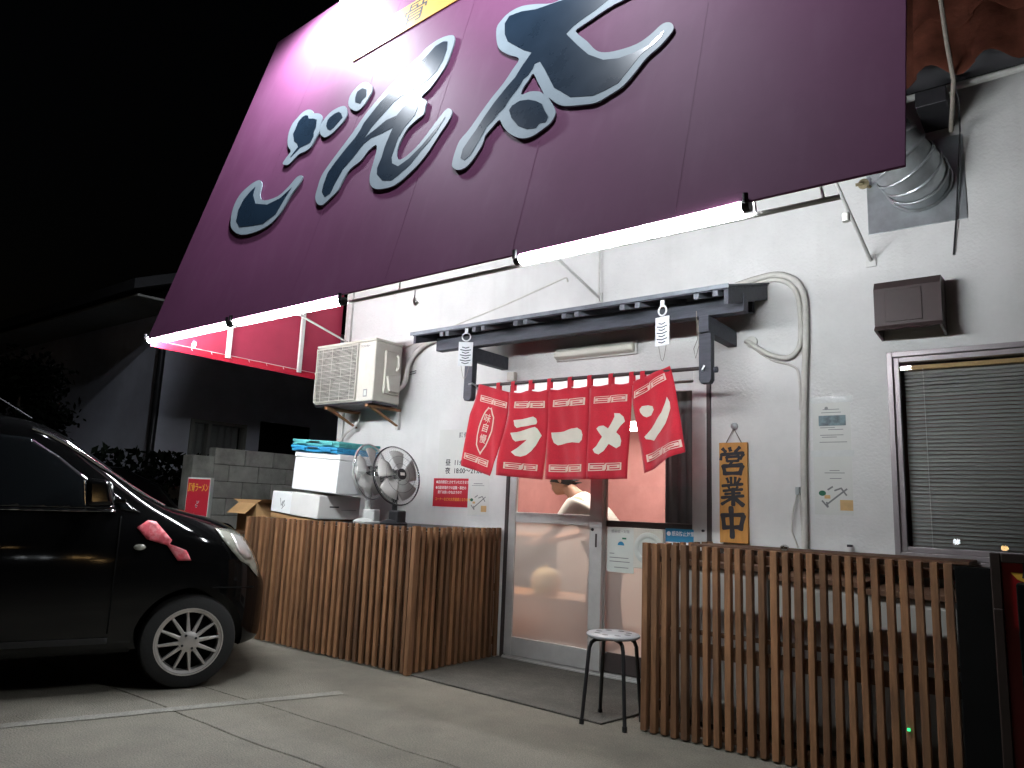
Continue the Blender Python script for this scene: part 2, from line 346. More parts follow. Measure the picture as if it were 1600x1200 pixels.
# ================================================================== SHOP BUILDING
shop = thing('ramen_shop', 'single storey white stucco ramen shop with brown tiled eave', 'building', (-2.5, WY, 0))
def wallbox(x0, x1, z0, z1, name='wall', m='stucco', y0=WY, y1=WY + 0.14): return MB().box(x0, x1, y0, y1, z0, z1).build(name, m, shop)
m = MB()   # front wall with door and window openings left free: one mesh
DX0, DX1, DZ = -3.82, -2.02, 2.235; WX0, WX1, WZ0, WZ1 = -0.885, 1.35, 1.0, 2.24; TOP = 4.25
XS = [-6.0, DX0, DX1, WX0, WX1, 2.6]; ZS = [0.0, WZ0, DZ, WZ1, TOP]
for yy in (WY, WY + 0.14):
    o = len(m.v); m.v += [(x, yy, z) for z in ZS for x in XS]
    for j in range(4):
        for i in range(5):
            if i == 1 and j in (0, 1): continue
            if i == 3 and j in (1, 2): continue
            m.f.append((o+j*6+i, o+j*6+i+1, o+(j+1)*6+i+1, o+(j+1)*6+i))
def reveal(x0, x1, z0, z1, sides):
    for s_ in sides:
        q = {'l': [(x0,z0),(x0,z1)], 'r': [(x1,z0),(x1,z1)], 't': [(x0,z1),(x1,z1)], 'b': [(x0,z0),(x1,z0)]}[s_]
        m.add([(q[0][0], WY, q[0][1]), (q[1][0], WY, q[1][1]), (q[1][0], WY+.14, q[1][1]), (q[0][0], WY+.14, q[0][1])], [(0,1,2,3)])
reveal(DX0, DX1, 0, DZ, 'lrt'); reveal(WX0, WX1, WZ0, WZ1, 'lrtb'); reveal(-6.0, 2.6, 0, TOP, 'lrt')
m.build('wall', 'stucco', shop)
MB().box(-6.0, -5.86, WY + 0.141, 10.4, 0, TOP).build('side_wall', 'stucco', shop)
MB().box(2.46, 2.6, WY + 0.141, 10.4, 0, TOP).build('side_wall', 'stucco', shop)
MB().box(-6.0, 2.6, 10.401, 10.54, 0, TOP).build('rear_wall', 'stucco', shop)
MB().box(-6.02, 2.62, WY - 0.05, 10.56, TOP + 0.002, TOP + 0.1).build('roof_deck', 'house_roof', shop)
MB().box(-6.035, -5.955, WY - 0.03, WY - 0.002, 0, TOP).build('corner_trim', 'white_metal', shop, bevel=0.004)
# room inside
MB().box(-5.85, 2.45, 9.2, 9.3, 0.0, 2.6).build('room_back_wall', 'room_wall', shop)
MB().box(-5.85, -5.80, WY + 0.15, 9.19, 0.0, 2.6).build('room_side_wall', 'room_wall', shop)
MB().box(-1.55, -1.47, WY + 0.15, 9.19, 0.0, 2.6).build('room_partition', 'room_wall', shop)
MB().box(-5.85, 2.45, WY + 0.15, 9.3, 2.602, 2.68).build('room_ceiling', 'room_ceiling', shop)
MB().box(-5.85, 2.45, WY + 0.145, 9.3, 0.002, 0.03).build('room_floor', 'room_floor', shop)
# eave of S-shaped tiles, seen from below
def eave_tile():
    m = MB(); n = 10; Wd, Ln, th = 0.30, 0.42, 0.016
    rows = []
    for e in (0, 1):
        top = []; bot = []
        for i in range(n + 1):
            u = i / n; z = 0.055 * math.sin(u * 2 * math.pi); top.append((u * Wd, 0, z + th)); bot.append((u * Wd, 0, z))
        rows.append((top, bot))
    dy, dz = 0.10, 0.40
    vs = rows[0][0] + rows[0][1] + [(x, y + dy, z + dz) for x, y, z in rows[0][0]] + [(x, y + dy, z + dz) for x, y, z in rows[0][1]]
    k = n + 1; fs = []
    for i in range(n):
        fs += [(i, i+1, 2*k+i+1, 2*k+i), (k+i, 3*k+i, 3*k+i+1, k+i+1), (i, k+i, k+i+1, i+1), (2*k+i, 2*k+i+1, 3*k+i+1, 3*k+i)]
    fs += [(0, 2*k, 3*k, k), (n, k+n, 3*k+n, 2*k+n)]
    m.add(vs, fs); return m
roof = MB().prism([(-6.1,4.56,3.86),(-6.1,4.94,3.86),(-6.1,4.94,5.6),(-6.1,4.92,5.6)], (8.8,0,0)).build('roof', 'house_roof', shop)
t0 = None
for row in range(5):
    for i in range(13):
        x = -1.15 + i * 0.285; y = 4.40 + row * 0.062; z = 3.70 + row * 0.33
        if t0 is None: t0 = eave_tile().build('roof_tile', 'tile_brown', roof, smooth=True); o = t0
        else: o = t0.copy(); COL.objects.link(o)
        o.location = (x, y + random.uniform(-.012, .012), z + random.uniform(-.006, .006)); o.rotation_euler = (0, random.uniform(-.03, .03), 0)
MB().tube([(-6.05, 4.80, 3.795), (2.65, 4.80, 3.815)], 0.022, 10).build('eave_rail', 'white_metal', shop, smooth=True)

# ------------------------------------------------------------------ sliding doors
fr = thing('door_frame', 'grey aluminium door frame under the red shop curtain', 'door frame', (-2.92, WY, 0))
MB().box(DX0+.002, DX0+.035, WY-.012, WY+.12, 0.0, DZ-.002).build('jamb', 'bronze_alu', fr, bevel=.003)
MB().box(-2.150, -2.052, WY-.01, WY+.12, 0.0, DZ-.002).build('jamb', 'aluminium', fr, bevel=.003)
MB().box(-2.051, DX1-.002, WY-.016, WY+.12, 0.0, DZ-.002).build('jamb', 'bronze_alu', fr, bevel=.003)
MB().box(DX0+.036, -2.151, WY-.01, WY+.12, DZ-.075, DZ-.003).build('head', 'aluminium', fr, bevel=.003)
m = MB().box(DX0+.036, -2.151, WY-.03, WY+.12, 0.0, 0.022)
for yy in (WY-.018, WY+.02, WY+.06): m.box(DX0+.036, -2.151, yy, yy+.006, .0221, .032)
m.build('threshold', 'aluminium', fr)
MB().tube([(-2.075, WY-.012, 1.095), (-2.075, WY-.03, 1.095)], .009, 8).build('keyhole', 'steel_dark', fr)
def door(x0, x1, yc, label, lw, rw, zmid0, zmid1, zbot, midm, botm, z1=DZ-.08, cur=False):
    t = thing('sliding_door', label, 'door', ((x0+x1)/2, yc, 0.03)); D = 0.015; z0 = 0.034
    MB().box(x0, x0+lw, yc-D, yc+D, z0, z1).build('stile', 'aluminium', t, bevel=.003)
    MB().box(x1-rw, x1, yc-D, yc+D, z0, z1).build('stile', 'aluminium', t, bevel=.003)
    a, b = x0+lw+.0005, x1-rw-.0005
    MB().box(a, b, yc-D+.002, yc+D-.002, z1-.06, z1).build('top_rail', 'aluminium', t, bevel=.003)
    MB().box(a, b, yc-D+.002, yc+D-.002, zmid0, zmid1).build('middle_rail', midm, t, bevel=.003)
    MB().box(a, b, yc-D+.002, yc+D-.002, z0, zbot).build('bottom_rail', botm, t, bevel=.003)
    MB().add([(a,yc,zmid1),(b,yc,zmid1),(b,yc,z1-.06),(a,yc,z1-.06)], [(0,1,2,3)]).build('clear_pane', 'glass_clear', t)
    MB().add([(a,yc,zbot),(b,yc,zbot),(b,yc,zmid0),(a,yc,zmid0)], [(0,1,2,3)]).build('frosted_pane', 'glass_frost', t)
    return t
dl = door(-3.785, -2.89, WY+.012, 'left sliding door with tall frosted lower pane and clear upper pane', .072, .108, 1.085, 1.167, .178, 'aluminium', 'aluminium')
MB().box(-2.945, -2.93, WY-.006, WY-.004, .93, 1.03).build('finger_pull', 'bronze_alu', dl)
MB().tube([(-2.97, WY-.003, 1.06), (-2.97, WY-.008, 1.06)], .012, 10).build('lock', 'steel_dark', dl)
dr = door(-2.93, -2.152, WY+.055, 'right sliding door carrying notices and a dark middle rail', .05, .03, 1.088, 1.135, .175, 'bronze_alu', 'bronze_alu')
# dark curtain hanging inside, right pane
def curtain(name, x0, x1, y, z0, z1, m, label, amp=.02, k=9, parent=None):
    v = []; n = 60
    for zz in (z0, z1):
        for i in range(n+1):
            u = i/n; v.append((x0+(x1-x0)*u, y+amp*math.sin(u*k*2*math.pi)+amp*.4*math.sin(u*23), zz))
    o = MB().add(v, [(i, i+1, n+2+i, n+1+i) for i in range(n)]); o = o.build(name, m, parent, smooth='all')
    sm = o.modifiers.new('solid', 'SOLIDIFY'); sm.thickness = .003
    return tag(o, label, 'curtain') if label else o
curtain('door_curtain', -2.50, -2.12, 5.22, .95, 2.30, 'curtain_grey', 'dark grey folded curtain inside the right door pane', .018, 5)

# ------------------------------------------------------------------ window with blind
wt = thing('shop_window', 'wide aluminium shop window with closed slatted blind at right edge', 'window', (0.2, WY, WZ0))
def ring(x0, x1, z0, z1, w, y0, y1, name, m, par):
    for q in ((x0, x0+w, z0, z1), (x1-w, x1, z0, z1), (x0+w, x1-w, z1-w, z1), (x0+w, x1-w, z0, z0+w)):
        MB().box(q[0], q[1], y0, y1, q[2], q[3]).build(name, m, par, bevel=.003)
ring(WX0+.002, WX1-.002, WZ0+.002, WZ1-.002, .032, WY-.018, WY+.10, 'outer_frame', 'alu_mauve', wt)
ring(WX0+.0345, WX1-.0345, WZ0+.0345, WZ1-.0345, .032, WY+.004, WY+.06, 'sash', 'alu_mauve', wt)
MB().add([(WX0+.067,WY+.022,WZ0+.067),(WX1-.067,WY+.022,WZ0+.067),(WX1-.067,WY+.022,WZ1-.067),(WX0+.067,WY+.022,WZ1-.067)], [(0,1,2,3)]).build('pane', 'glass_clear', wt)
MB().box(WX0-.012, WX1+.012, WY-.045, WY-.019, WZ0-.022, WZ0+.001).build('sill', 'alu_mauve', wt, bevel=.003)
bl = thing('window_blind', 'grey venetian blind hanging behind the shop window pane', 'blind', (0.2, WY+.09, WZ0+.06))
MB().box(WX0+.075, WX1-.075, WY+.075, WY+.105, 2.135, 2.165).build('head_rail', 'ink_tan', bl, bevel=.003)
s0 = None; k = 0; z = 2.118
while z > WZ0 + .05:
    if s0 is None:
        v = []; n = 6
        for xx in (WX0+.08, WX1-.08):
            for i in range(n+1):
                u = i/n - .5; v.append((xx, -u*.011 - .003*(1-4*u*u), -u*.0205))
        s0 = MB().add(v, [(i, i+1, n+2+i, n+1+i) for i in range(n)]).build('slat', 'blind', bl, smooth='all'); o = s0
    else: o = s0.copy(); COL.objects.link(o)
    o.location = (0, WY+.09, z); o.rotation_euler = (R(random.uniform(-5, 5)), R(random.uniform(-.06, .06)), 0); z -= .0235; k += 1
for x in (-.70, -.08, .55): MB().tube([(x, WY+.073, 2.14), (x+.004, WY+.073, 1.04)], .0016, 5).build('ladder_cord', 'ink_white', bl)

# ================================================================== AWNING SIGN
aw = thing('awning_sign', 'huge purple red slanted shop sign with black brush letters', 'sign', (-3.3, 2.93, 2.5))
SLP = 0.2845; AO = Vector((0, 2.93, 2.505)); EX = Vector((1,0,0)); EV = Vector((0, SLP, 1)).normalized(); NV = EX.cross(EV)
def AP(x, v, n=0.0): return AO + EX * x + EV * v + NV * n
AX0, AX1, AV1, AV2 = -6.12, -0.43, 3.37, 3.95
th = 0.012
face = MB().hexa([AP(AX0,-.033,-th),AP(AX1,.027,-th),AP(AX1,.027,0),AP(AX0,-.033,0),AP(AX0,AV1,-th),AP(AX1,AV2,-th),AP(AX1,AV2,0),AP(AX0,AV1,0)]).build('face_panel', 'vinyl_red', aw, bevel=.003)
for i, x in enumerate((-5.18, -4.22, -3.27, -2.3, -1.37)):   # welded seams of the vinyl, a fine raised rib
    MB().hexa([AP(x-.003,.04,.0),AP(x+.003,.04,.0),AP(x+.003,.04,.0009),AP(x-.003,.04,.0009),AP(x+.03,3.3,.0),AP(x+.036,3.3,.0),AP(x+.036,3.3,.0009),AP(x+.03,3.3,.0009)]).build('seam', 'vinyl_red', face)
# left end panel (canvas) and hem
yA, zA = AP(0, AV1).y, AP(0, AV1).z
MB().prism([(AX0+.004, 2.985, 2.47), (AX0+.004, 4.93, 2.47), (AX0+.004, 4.93, 5.6), (AX0+.004, yA+.05, zA-.05)], (.012,0,0)).build('end_panel', 'vinyl_back', aw)
MB().prism([(AX0+.006, 2.945, 2.415), (AX0+.006, 4.93, 2.405), (AX0+.006, 4.93, 2.469), (AX0+.006, 2.96, 2.469)], (.010,0,0)).build('hem', 'vinyl_hem', aw)
MB().prism([(AX0+.017, 3.0, 2.47), (AX0+.017, 4.93, 2.47), (AX0+.017, 4.93, 2.474), (AX0+.017, 3.0, 2.474)], (.006,0,0)).build('hem_wire', 'white_metal', aw)
for i in range(9):
    y = 3.3 + i*.19; MB().tube([(AX0+.022, y, 2.472), (AX0+.024, y+.004, 2.452), (AX0+.022, y+.012, 2.449)], .0028, 6).build('hem_hook', 'white_metal', aw)
BY = 3.0
MB().tube([(-5.95, BY, 2.452), (-0.68, BY, 2.487)], .011, 12).build('frame_bar', 'white_metal', aw, smooth=True)
def strut(foot, s, r=.011):
    f = Vector(foot); e = f + Vector((0, -s, .24*s)); MB().tube([f, e], r, 8).build('strut', 'white_metal', aw, smooth=True)
    MB().box(f.x-.03, f.x+.03, WY-.012, WY-.001, f.z-.04, f.z+.04).build('foot_plate', 'white_metal', aw, bevel=.002)
for ft in ((-.948, WY, 2.847), (-2.9518,4.95,2.8894), (-5.9179,4.95,2.8039)): strut(ft, 1.74)
x = (-2.9518,4.95,2.8894)[0]
MB().tube([(x+.005, WY-.02, 2.86), (x, WY-.02, 3.6)], .008, 8).build('strut', 'white_metal', aw)
for x in (-4.72, -3.2, -1.02):    # droppers holding the bar
    z = 2.46 + (x+5.93)*.0067
    MB().tube([(x, BY, z), (x-.03, BY+.03, z+.20)], .006, 6).build('dropper', 'white_metal', aw)
MB().tube([(-.74, BY, 2.488), (-.80, BY+.12, 2.70)], .007, 6).build('dropper', 'white_metal', aw)
p = Vector((-6.0,3.7629,2.7431))
MB().box(-6.09, -6.06, 3.62, 3.66, 2.44, 2.80).build('post', 'white_metal', aw, bevel=.003)
MB().box(-6.09, -6.06, 4.40, 4.44, 2.44, 3.4).build('post', 'white_metal', aw, bevel=.003)
hx = (-3.0641,3.0,2.4114)
MB().tube([(hx[0], BY, hx[2]+.05), (hx[0], BY, hx[2]-.005)], .003, 6).build('hook_wire', 'steel_dark', aw)
MB().tube([(hx[0], BY, hx[2]-.005), (hx[0]-.004, BY, hx[2]-.03), (hx[0]+.012, BY, hx[2]-.045), (hx[0]+.028, BY, hx[2]-.032)], .009, 8).build('hook', 'porcelain', aw, smooth=True)
hx = (-0.7907,3.6,2.6335)
MB().tube([(hx[0], 3.6, hx[2]+.02), (hx[0], 3.6, hx[2]-.02)], .018, 10).build('insulator', 'porcelain', aw, smooth=True)
rg = (-5.5477,3.02,2.3829)
MB().tube([(rg[0]+.025*math.cos(k*math.pi/8), 3.02, rg[2]+.025*math.sin(k*math.pi/8)) for k in range(17)], .005, 6, False).build('ring', 'porcelain', aw, smooth=True)
AM = plane(AO, EX, EV)
def apl(n): return Matrix.Translation(NV * n) @ AM
def smooth_loop(l, k=3):
    P_ = [Vector(p) for p in l]; n_ = len(P_); out = []
    for i in range(n_):
        p0, p1, p2, p3 = P_[i-1], P_[i], P_[(i+1) % n_], P_[(i+2) % n_]
        for j in range(k):
            t = j/k; out.append(tuple(.5*((2*p1)+(p2-p0)*t+(2*p0-5*p1+4*p2-p3)*t*t+(3*p1-p0-3*p2+p3)*t**3)))
    return out
def letter(outer, inner, label):
    o = flat('letter', [smooth_loop(l) for l in outer], 'letter_edge', apl(.011), aw, ext=.005); o['label'] = label
    flat('letter_face', inner, 'letter_black', apl(.0168), o, ext=.0008)
    return o
GO_O = [[(-4.968,2.023),(-4.891,1.987),(-4.846,1.94),(-4.754,1.899),(-4.69,1.84),(-4.668,1.76),(-4.647,1.671),(-4.669,1.598),(-4.691,1.525),(-4.758,1.502),(-4.822,1.5),(-4.875,1.459),(-4.931,1.425),(-5.015,1.457),(-5.019,1.493),(-4.981,1.551),(-4.976,1.585),(-5.051,1.657),(-5.107,1.76),(-5.13,1.842),(-5.127,1.927),(-5.078,1.984),(-5.033,2.017)],
 [(-4.427,1.855),(-4.384,1.818),(-4.341,1.744),(-4.35,1.679),(-4.394,1.627),(-4.444,1.588),(-4.503,1.569),(-4.549,1.58),(-4.621,1.639),(-4.653,1.708),(-4.657,1.768),(-4.631,1.817),(-4.579,1.857),(-4.501,1.868)],
 [(-4.236,2.027),(-4.149,1.959),(-4.113,1.891),(-4.127,1.821),(-4.163,1.745),(-4.224,1.726),(-4.321,1.79),(-4.376,1.858),(-4.395,1.943),(-4.36,2.007),(-4.302,2.039)],
 [(-5.289,1.372),(-5.224,1.309),(-5.187,1.189),(-5.082,1.107),(-4.892,1.097),(-4.787,1.162),(-4.716,1.236),(-4.643,1.225),(-4.638,1.161),(-4.706,1.057),(-4.746,0.925),(-4.829,0.825),(-5.004,0.785),(-5.22,0.804),(-5.39,0.886),(-5.487,0.984),(-5.552,1.154),(-5.534,1.284),(-5.446,1.35),(-5.369,1.377)]]
GO_I = [[(-4.959,1.958),(-4.919,1.937),(-4.892,1.896),(-4.811,1.866),(-4.752,1.832),(-4.725,1.746),(-4.726,1.687),(-4.706,1.645),(-4.717,1.58),(-4.8,1.573),(-4.842,1.57),(-4.874,1.545),(-4.927,1.505),(-4.942,1.503),(-4.917,1.542),(-4.881,1.589),(-4.911,1.634),(-4.983,1.688),(-5.044,1.787),(-5.04,1.847),(-5.039,1.919),(-5.003,1.956)],
 [(-4.468,1.809),(-4.426,1.776),(-4.386,1.721),(-4.418,1.681),(-4.455,1.643),(-4.488,1.627),(-4.535,1.655),(-4.576,1.704),(-4.586,1.766),(-4.563,1.792),(-4.516,1.81)],
 [(-4.258,1.973),(-4.192,1.931),(-4.164,1.851),(-4.197,1.826),(-4.209,1.793),(-4.285,1.837),(-4.308,1.893),(-4.312,1.957)],
 [(-5.317,1.313),(-5.294,1.218),(-5.2,1.106),(-5.005,1.044),(-4.846,1.064),(-4.733,1.137),(-4.776,1.035),(-4.816,0.902),(-4.952,0.844),(-5.138,0.868),(-5.305,0.898),(-5.403,0.985),(-5.443,1.104),(-5.428,1.21),(-5.371,1.273)]]
N_O = [[(-3.337,2.094),(-3.421,2.129),(-3.51,2.132),(-3.606,2.102),(-3.663,2.045),(-3.751,1.987),(-3.858,1.891),(-3.976,1.776),(-4.087,1.642),(-4.172,1.483),(-4.265,1.341),(-4.335,1.228),(-4.373,1.14),(-4.367,1.034),(-4.349,0.939),(-4.286,0.861),(-4.214,0.835),(-4.15,0.878),(-4.09,0.928),(-4.071,1.017),(-4.028,1.105),(-3.934,1.151),(-3.885,1.223),(-3.819,1.256),(-3.789,1.199),(-3.776,1.088),(-3.765,0.966),(-3.718,0.869),(-3.628,0.809),(-3.504,0.789),(-3.424,0.803),(-3.345,0.853),(-3.272,0.917),(-3.209,1.008),(-3.155,1.127),(-3.107,1.223),(-3.102,1.292),(-3.133,1.329),(-3.169,1.336),(-3.217,1.277),(-3.271,1.193),(-3.336,1.1),(-3.411,1.036),(-3.481,1.014),(-3.526,1.048),(-3.551,1.108),(-3.551,1.186),(-3.517,1.293),(-3.45,1.349),(-3.39,1.38),(-3.4,1.451),(-3.405,1.507),(-3.476,1.57),(-3.414,1.621),(-3.358,1.709),(-3.317,1.803),(-3.307,1.927),(-3.308,2.021)]]
N_I = [[(-3.383,2.057),(-3.435,2.081),(-3.505,2.07),(-3.561,2.014),(-3.632,1.957),(-3.716,1.89),(-3.826,1.804),(-3.949,1.706),(-4.065,1.546),(-4.076,1.492),(-4.111,1.418),(-4.179,1.341),(-4.253,1.238),(-4.301,1.154),(-4.302,1.043),(-4.285,0.969),(-4.221,0.904),(-4.171,0.924),(-4.153,1.013),(-4.119,1.126),(-4.041,1.212),(-3.969,1.314),(-3.903,1.347),(-3.794,1.35),(-3.685,1.367),(-3.696,1.276),(-3.704,1.198),(-3.698,1.103),(-3.708,1.014),(-3.689,0.956),(-3.601,0.873),(-3.503,0.845),(-3.45,0.872),(-3.36,0.932),(-3.296,1.024),(-3.237,1.092),(-3.194,1.166),(-3.153,1.266),(-3.214,1.186),(-3.3,1.076),(-3.395,0.993),(-3.481,0.957),(-3.557,1.006),(-3.587,1.067),(-3.587,1.146),(-3.585,1.237),(-3.545,1.33),(-3.483,1.402),(-3.477,1.467),(-3.511,1.521),(-3.585,1.564),(-3.648,1.533),(-3.689,1.479),(-3.796,1.476),(-3.886,1.425),(-3.941,1.402),(-3.987,1.375),(-3.949,1.461),(-3.858,1.556),(-3.78,1.64),(-3.714,1.672),(-3.626,1.679),(-3.544,1.702),(-3.464,1.725),(-3.395,1.781),(-3.366,1.868),(-3.362,1.966)]]
TA_O = [[(-2.368,1.948),(-2.46,1.951),(-2.591,2.014),(-2.725,2.064),(-2.824,2.059),(-2.882,2.012),(-2.905,1.953),(-2.871,1.826),(-2.818,1.72),(-2.711,1.619),(-2.614,1.543),(-2.647,1.462),(-2.694,1.369),(-2.765,1.274),(-2.831,1.164),(-2.888,1.063),(-2.943,0.997),(-2.956,0.918),(-2.955,0.835),(-2.939,0.783),(-2.878,0.743),(-2.819,0.746),(-2.773,0.795),(-2.73,0.89),(-2.725,0.958),(-2.682,1.013),(-2.64,1.051),(-2.593,0.981),(-2.515,0.896),(-2.422,0.833),(-2.345,0.821),(-2.278,0.846),(-2.224,0.882),(-2.206,0.941),(-2.236,1.008),(-2.286,1.09),(-2.225,1.026),(-2.153,0.974),(-2.036,0.937),(-1.937,0.914),(-1.857,0.936),(-1.781,0.969),(-1.72,1.039),(-1.662,1.12),(-1.592,1.174),(-1.54,1.236),(-1.528,1.273),(-1.546,1.315),(-1.579,1.337),(-1.614,1.332),(-1.669,1.287),(-1.745,1.257),(-1.857,1.264),(-1.947,1.289),(-2.015,1.337),(-2.095,1.445),(-2.198,1.573),(-2.167,1.601),(-2.108,1.621),(-2.032,1.65),(-1.955,1.671),(-1.888,1.678),(-1.797,1.713),(-1.869,1.865),(-2.03,1.983),(-2.173,1.96)],
 [(-2.459,1.35),(-2.405,1.261),(-2.333,1.138),(-2.373,1.171),(-2.446,1.201),(-2.514,1.204),(-2.506,1.267),(-2.482,1.305)]]
TA_I = [[(-2.352,1.927),(-2.255,1.94),(-2.14,1.955),(-2.017,1.911),(-1.915,1.841),(-1.871,1.754),(-1.988,1.744),(-2.081,1.693),(-2.178,1.656),(-2.225,1.63),(-2.271,1.59),(-2.155,1.437),(-2.062,1.324),(-1.947,1.231),(-1.846,1.197),(-1.754,1.194),(-1.666,1.209),(-1.628,1.245),(-1.584,1.279),(-1.592,1.239),(-1.63,1.203),(-1.704,1.16),(-1.755,1.086),(-1.814,1.003),(-1.893,0.982),(-1.967,0.974),(-2.123,1.026),(-2.263,1.156),(-2.333,1.278),(-2.369,1.341),(-2.428,1.435),(-2.467,1.433),(-2.47,1.398),(-2.498,1.349),(-2.528,1.331),(-2.544,1.283),(-2.574,1.24),(-2.603,1.198),(-2.624,1.146),(-2.662,1.113),(-2.696,1.066),(-2.734,1.032),(-2.767,0.937),(-2.788,0.886),(-2.809,0.835),(-2.849,0.807),(-2.888,0.837),(-2.891,0.908),(-2.86,0.969),(-2.82,1.039),(-2.783,1.122),(-2.727,1.222),(-2.657,1.317),(-2.603,1.381),(-2.566,1.465),(-2.517,1.55),(-2.588,1.601),(-2.648,1.655),(-2.76,1.76),(-2.808,1.851),(-2.837,1.961),(-2.814,2.019),(-2.711,2.008),(-2.579,1.959),(-2.458,1.943)],
 [(-2.441,1.134),(-2.378,1.098),(-2.325,1.054),(-2.296,0.998),(-2.253,0.931),(-2.263,0.896),(-2.311,0.903),(-2.326,0.875),(-2.393,0.89),(-2.471,0.943),(-2.544,1.033),(-2.579,1.105),(-2.564,1.135),(-2.512,1.152)]]
letter(GO_O, GO_I, 'first brush character made of three dots and a bowl')
letter(N_O, N_I, 'tall middle brush character')
letter(TA_O, TA_I, 'widest brush character with a round dot')
b0, b2, bb_ = Vector((-4.328,2.588)), Vector((-3.51,2.673)), Vector((-4.158,2.442))
st_ = (b2 - b0)/2; un = st_.normalized(); pn_ = Vector((-un.y, un.x)); hb = abs((bb_ - b0).dot(pn_))
be = [b0 - st_*.62, b0 + st_*5.6]
bn = flat('name_banner', [[tuple(be[0] - pn_*hb), tuple(be[1] - pn_*hb), tuple(be[1] + pn_*hb), tuple(be[0] + pn_*hb)]], 'banner_yellow', apl(.006), aw, ext=.004)
for k, ch in enumerate('豚骨ラーメン'):
    c_ = b0 + st_*k
    text('banner_character', ch, hb*1.75, 'ink', Matrix.Translation(EX*c_.x + EV*c_.y) @ apl(.0105) @ Matrix.Rotation(math.atan2(un.y, un.x), 4, 'Z'), bn)

# ------------------------------------------------------------------ fluorescent lamps along the sign's lower edge
def tube_lamp(x0, z0, x1, z1, label):
    y = 2.955; t = thing('fluorescent_lamp', label, 'lamp', ((x0+x1)/2, y, (z0+z1)/2), 'tube lamps along the lower edge of the sign')
    a, b = Vector((x0, y, z0)), Vector((x1, y, z1)); d = (b - a).normalized()
    MB().tube([a + d*.02, b - d*.02], .025, 16).build('tube', 'tube_light', t, smooth=True)
    for p, q in ((a, 1), (b, -1)):
        MB().tube([p - d*.012*q, p + d*.022*q], .028, 12).build('socket', 'black_plastic', t, smooth=True)
    for p, q in ((a, 1), (b, -1)):
        MB().tube([p + Vector((0,-.028,.0)), p + Vector((0,-.030,.045))], .013, 8).build('holder', 'black_plastic', t, smooth=True)
tube_lamp(-2.267, 2.490, -1.038, 2.514, 'lit fluorescent tube right above the doorway')
tube_lamp(-4.897, 2.475, -3.666, 2.463, 'lit fluorescent tube above the air conditioner, middle of three')
tube_lamp(-6.172, 2.477, -4.946, 2.467, 'lit fluorescent tube at the far left corner of the sign')
# flood lamps on arms above the sign
def flood(fx, fv, power, out, label):
    fl = thing('sign_flood_lamp', label, 'lamp', AP(fx, 3.4, -.06), 'flood lamps over the sign')
    ph = AP(fx+.1, 3.42, out)
    MB().tube([AP(fx+.05, 3.3, -.03), AP(fx+.05, 3.75, .05), AP(fx+.08, 3.84, out*.5), ph], .014, 8).build('arm', 'white_metal', fl, smooth=True)
    dirv = (AP(fx+.2, fv-.35, 0) - ph).normalized()
    MB().tube([ph - dirv*.10, ph - dirv*.02, ph + dirv*.05], [.05, .09, .11], 16).build('housing', 'white_metal', fl, smooth=True)
    MB().tube([ph + dirv*.045, ph + dirv*.052], .10, 16).build('lens', 'flood_lens', fl)
    ld = bpy.data.lights.new('flood_light', 'SPOT'); ld.energy = power; ld.color = (.86, .92, 1.0); ld.spot_size = R(165); ld.spot_blend = .7; ld.shadow_soft_size = .10
    lo = bpy.data.objects.new('flood_light', ld); COL.objects.link(lo); lo.parent = fl; lo.matrix_parent_inverse = wm(fl).inverted()
    lo.location = ph + dirv*.07; lo.rotation_euler = dirv.to_track_quat('-Z', 'Y').to_euler()
FX, FV = (-5.12,3.004)
flood(FX-.12, FV, FLOOD_POWER, .55, 'bright flood lamp on an arm over the left top of the sign')
flood(-2.6, 3.0, FLOOD_POWER*.80, 1.6, 'weaker flood lamp on an arm over the middle of the sign')

# ================================================================== DOOR CANOPY
cp = thing('door_canopy', 'small blue black wooden canopy over the shop door', 'canopy', (-2.95, WY, 2.5))
CX0, CX1, CYF, CZF, CZB = -4.285, -1.605, 4.20, 2.585, 2.80
def cz(y): return CZF + (y - CYF) * (CZB - CZF) / (WY - CYF)
def sheet(x0, x1, y0, y1, dz0, dz1, name, m, bev=.002):
    return MB().hexa([(x0,y0,cz(y0)+dz0),(x1,y0,cz(y0)+dz0),(x1,y1,cz(y1)+dz0),(x0,y1,cz(y1)+dz0),(x0,y0,cz(y0)+dz1),(x1,y0,cz(y0)+dz1),(x1,y1,cz(y1)+dz1),(x0,y1,cz(y1)+dz1)]).build(name, m, cp, bevel=bev)
sheet(CX0-.01, CX1+.01, CYF-.012, WY-.002, -.003, .008, 'roof_sheet', 'canopy_tin')
nb = 5
for i in range(nb):    # roof boards
    y0 = CYF + (WY-.01-CYF)*i/nb; y1 = CYF + (WY-.01-CYF)*(i+1)/nb - .004
    sheet(CX0, CX1, y0, y1, -.022, -.0035, 'roof_board', 'canopy_wood')
MB().box(CX0-.012, CX1+.012, CYF-.02, CYF-.0125, cz(CYF)-.018, cz(CYF)+.009).build('drip_edge', 'canopy_tin', cp, bevel=.002)
sheet(CX0+.002, CX0+.03, CYF+.01, WY-.012, -.085, -.0225, 'barge_board', 'canopy_wood')
sheet(CX1-.03, CX1-.002, CYF+.01, WY-.012, -.115, -.0225, 'barge_board', 'canopy_wood')
for u in (285, 313, 440, 480, 622, 662, 815, 862, 1025, 1076, 1262, 1318):
    x = CX0 + .03 + (u - 150) / (1340 - 150) * (CX1 - CX0 - .06)
    sheet(x-.018, x+.018, CYF-.006, WY-.012, -.058, -.0225, 'rafter', 'rafter_wood')
MB().box(-4.26, -1.60, 4.46, 4.54, 2.487, cz(4.46)-.0585).build('beam', 'canopy_wood', cp, bevel=.004)
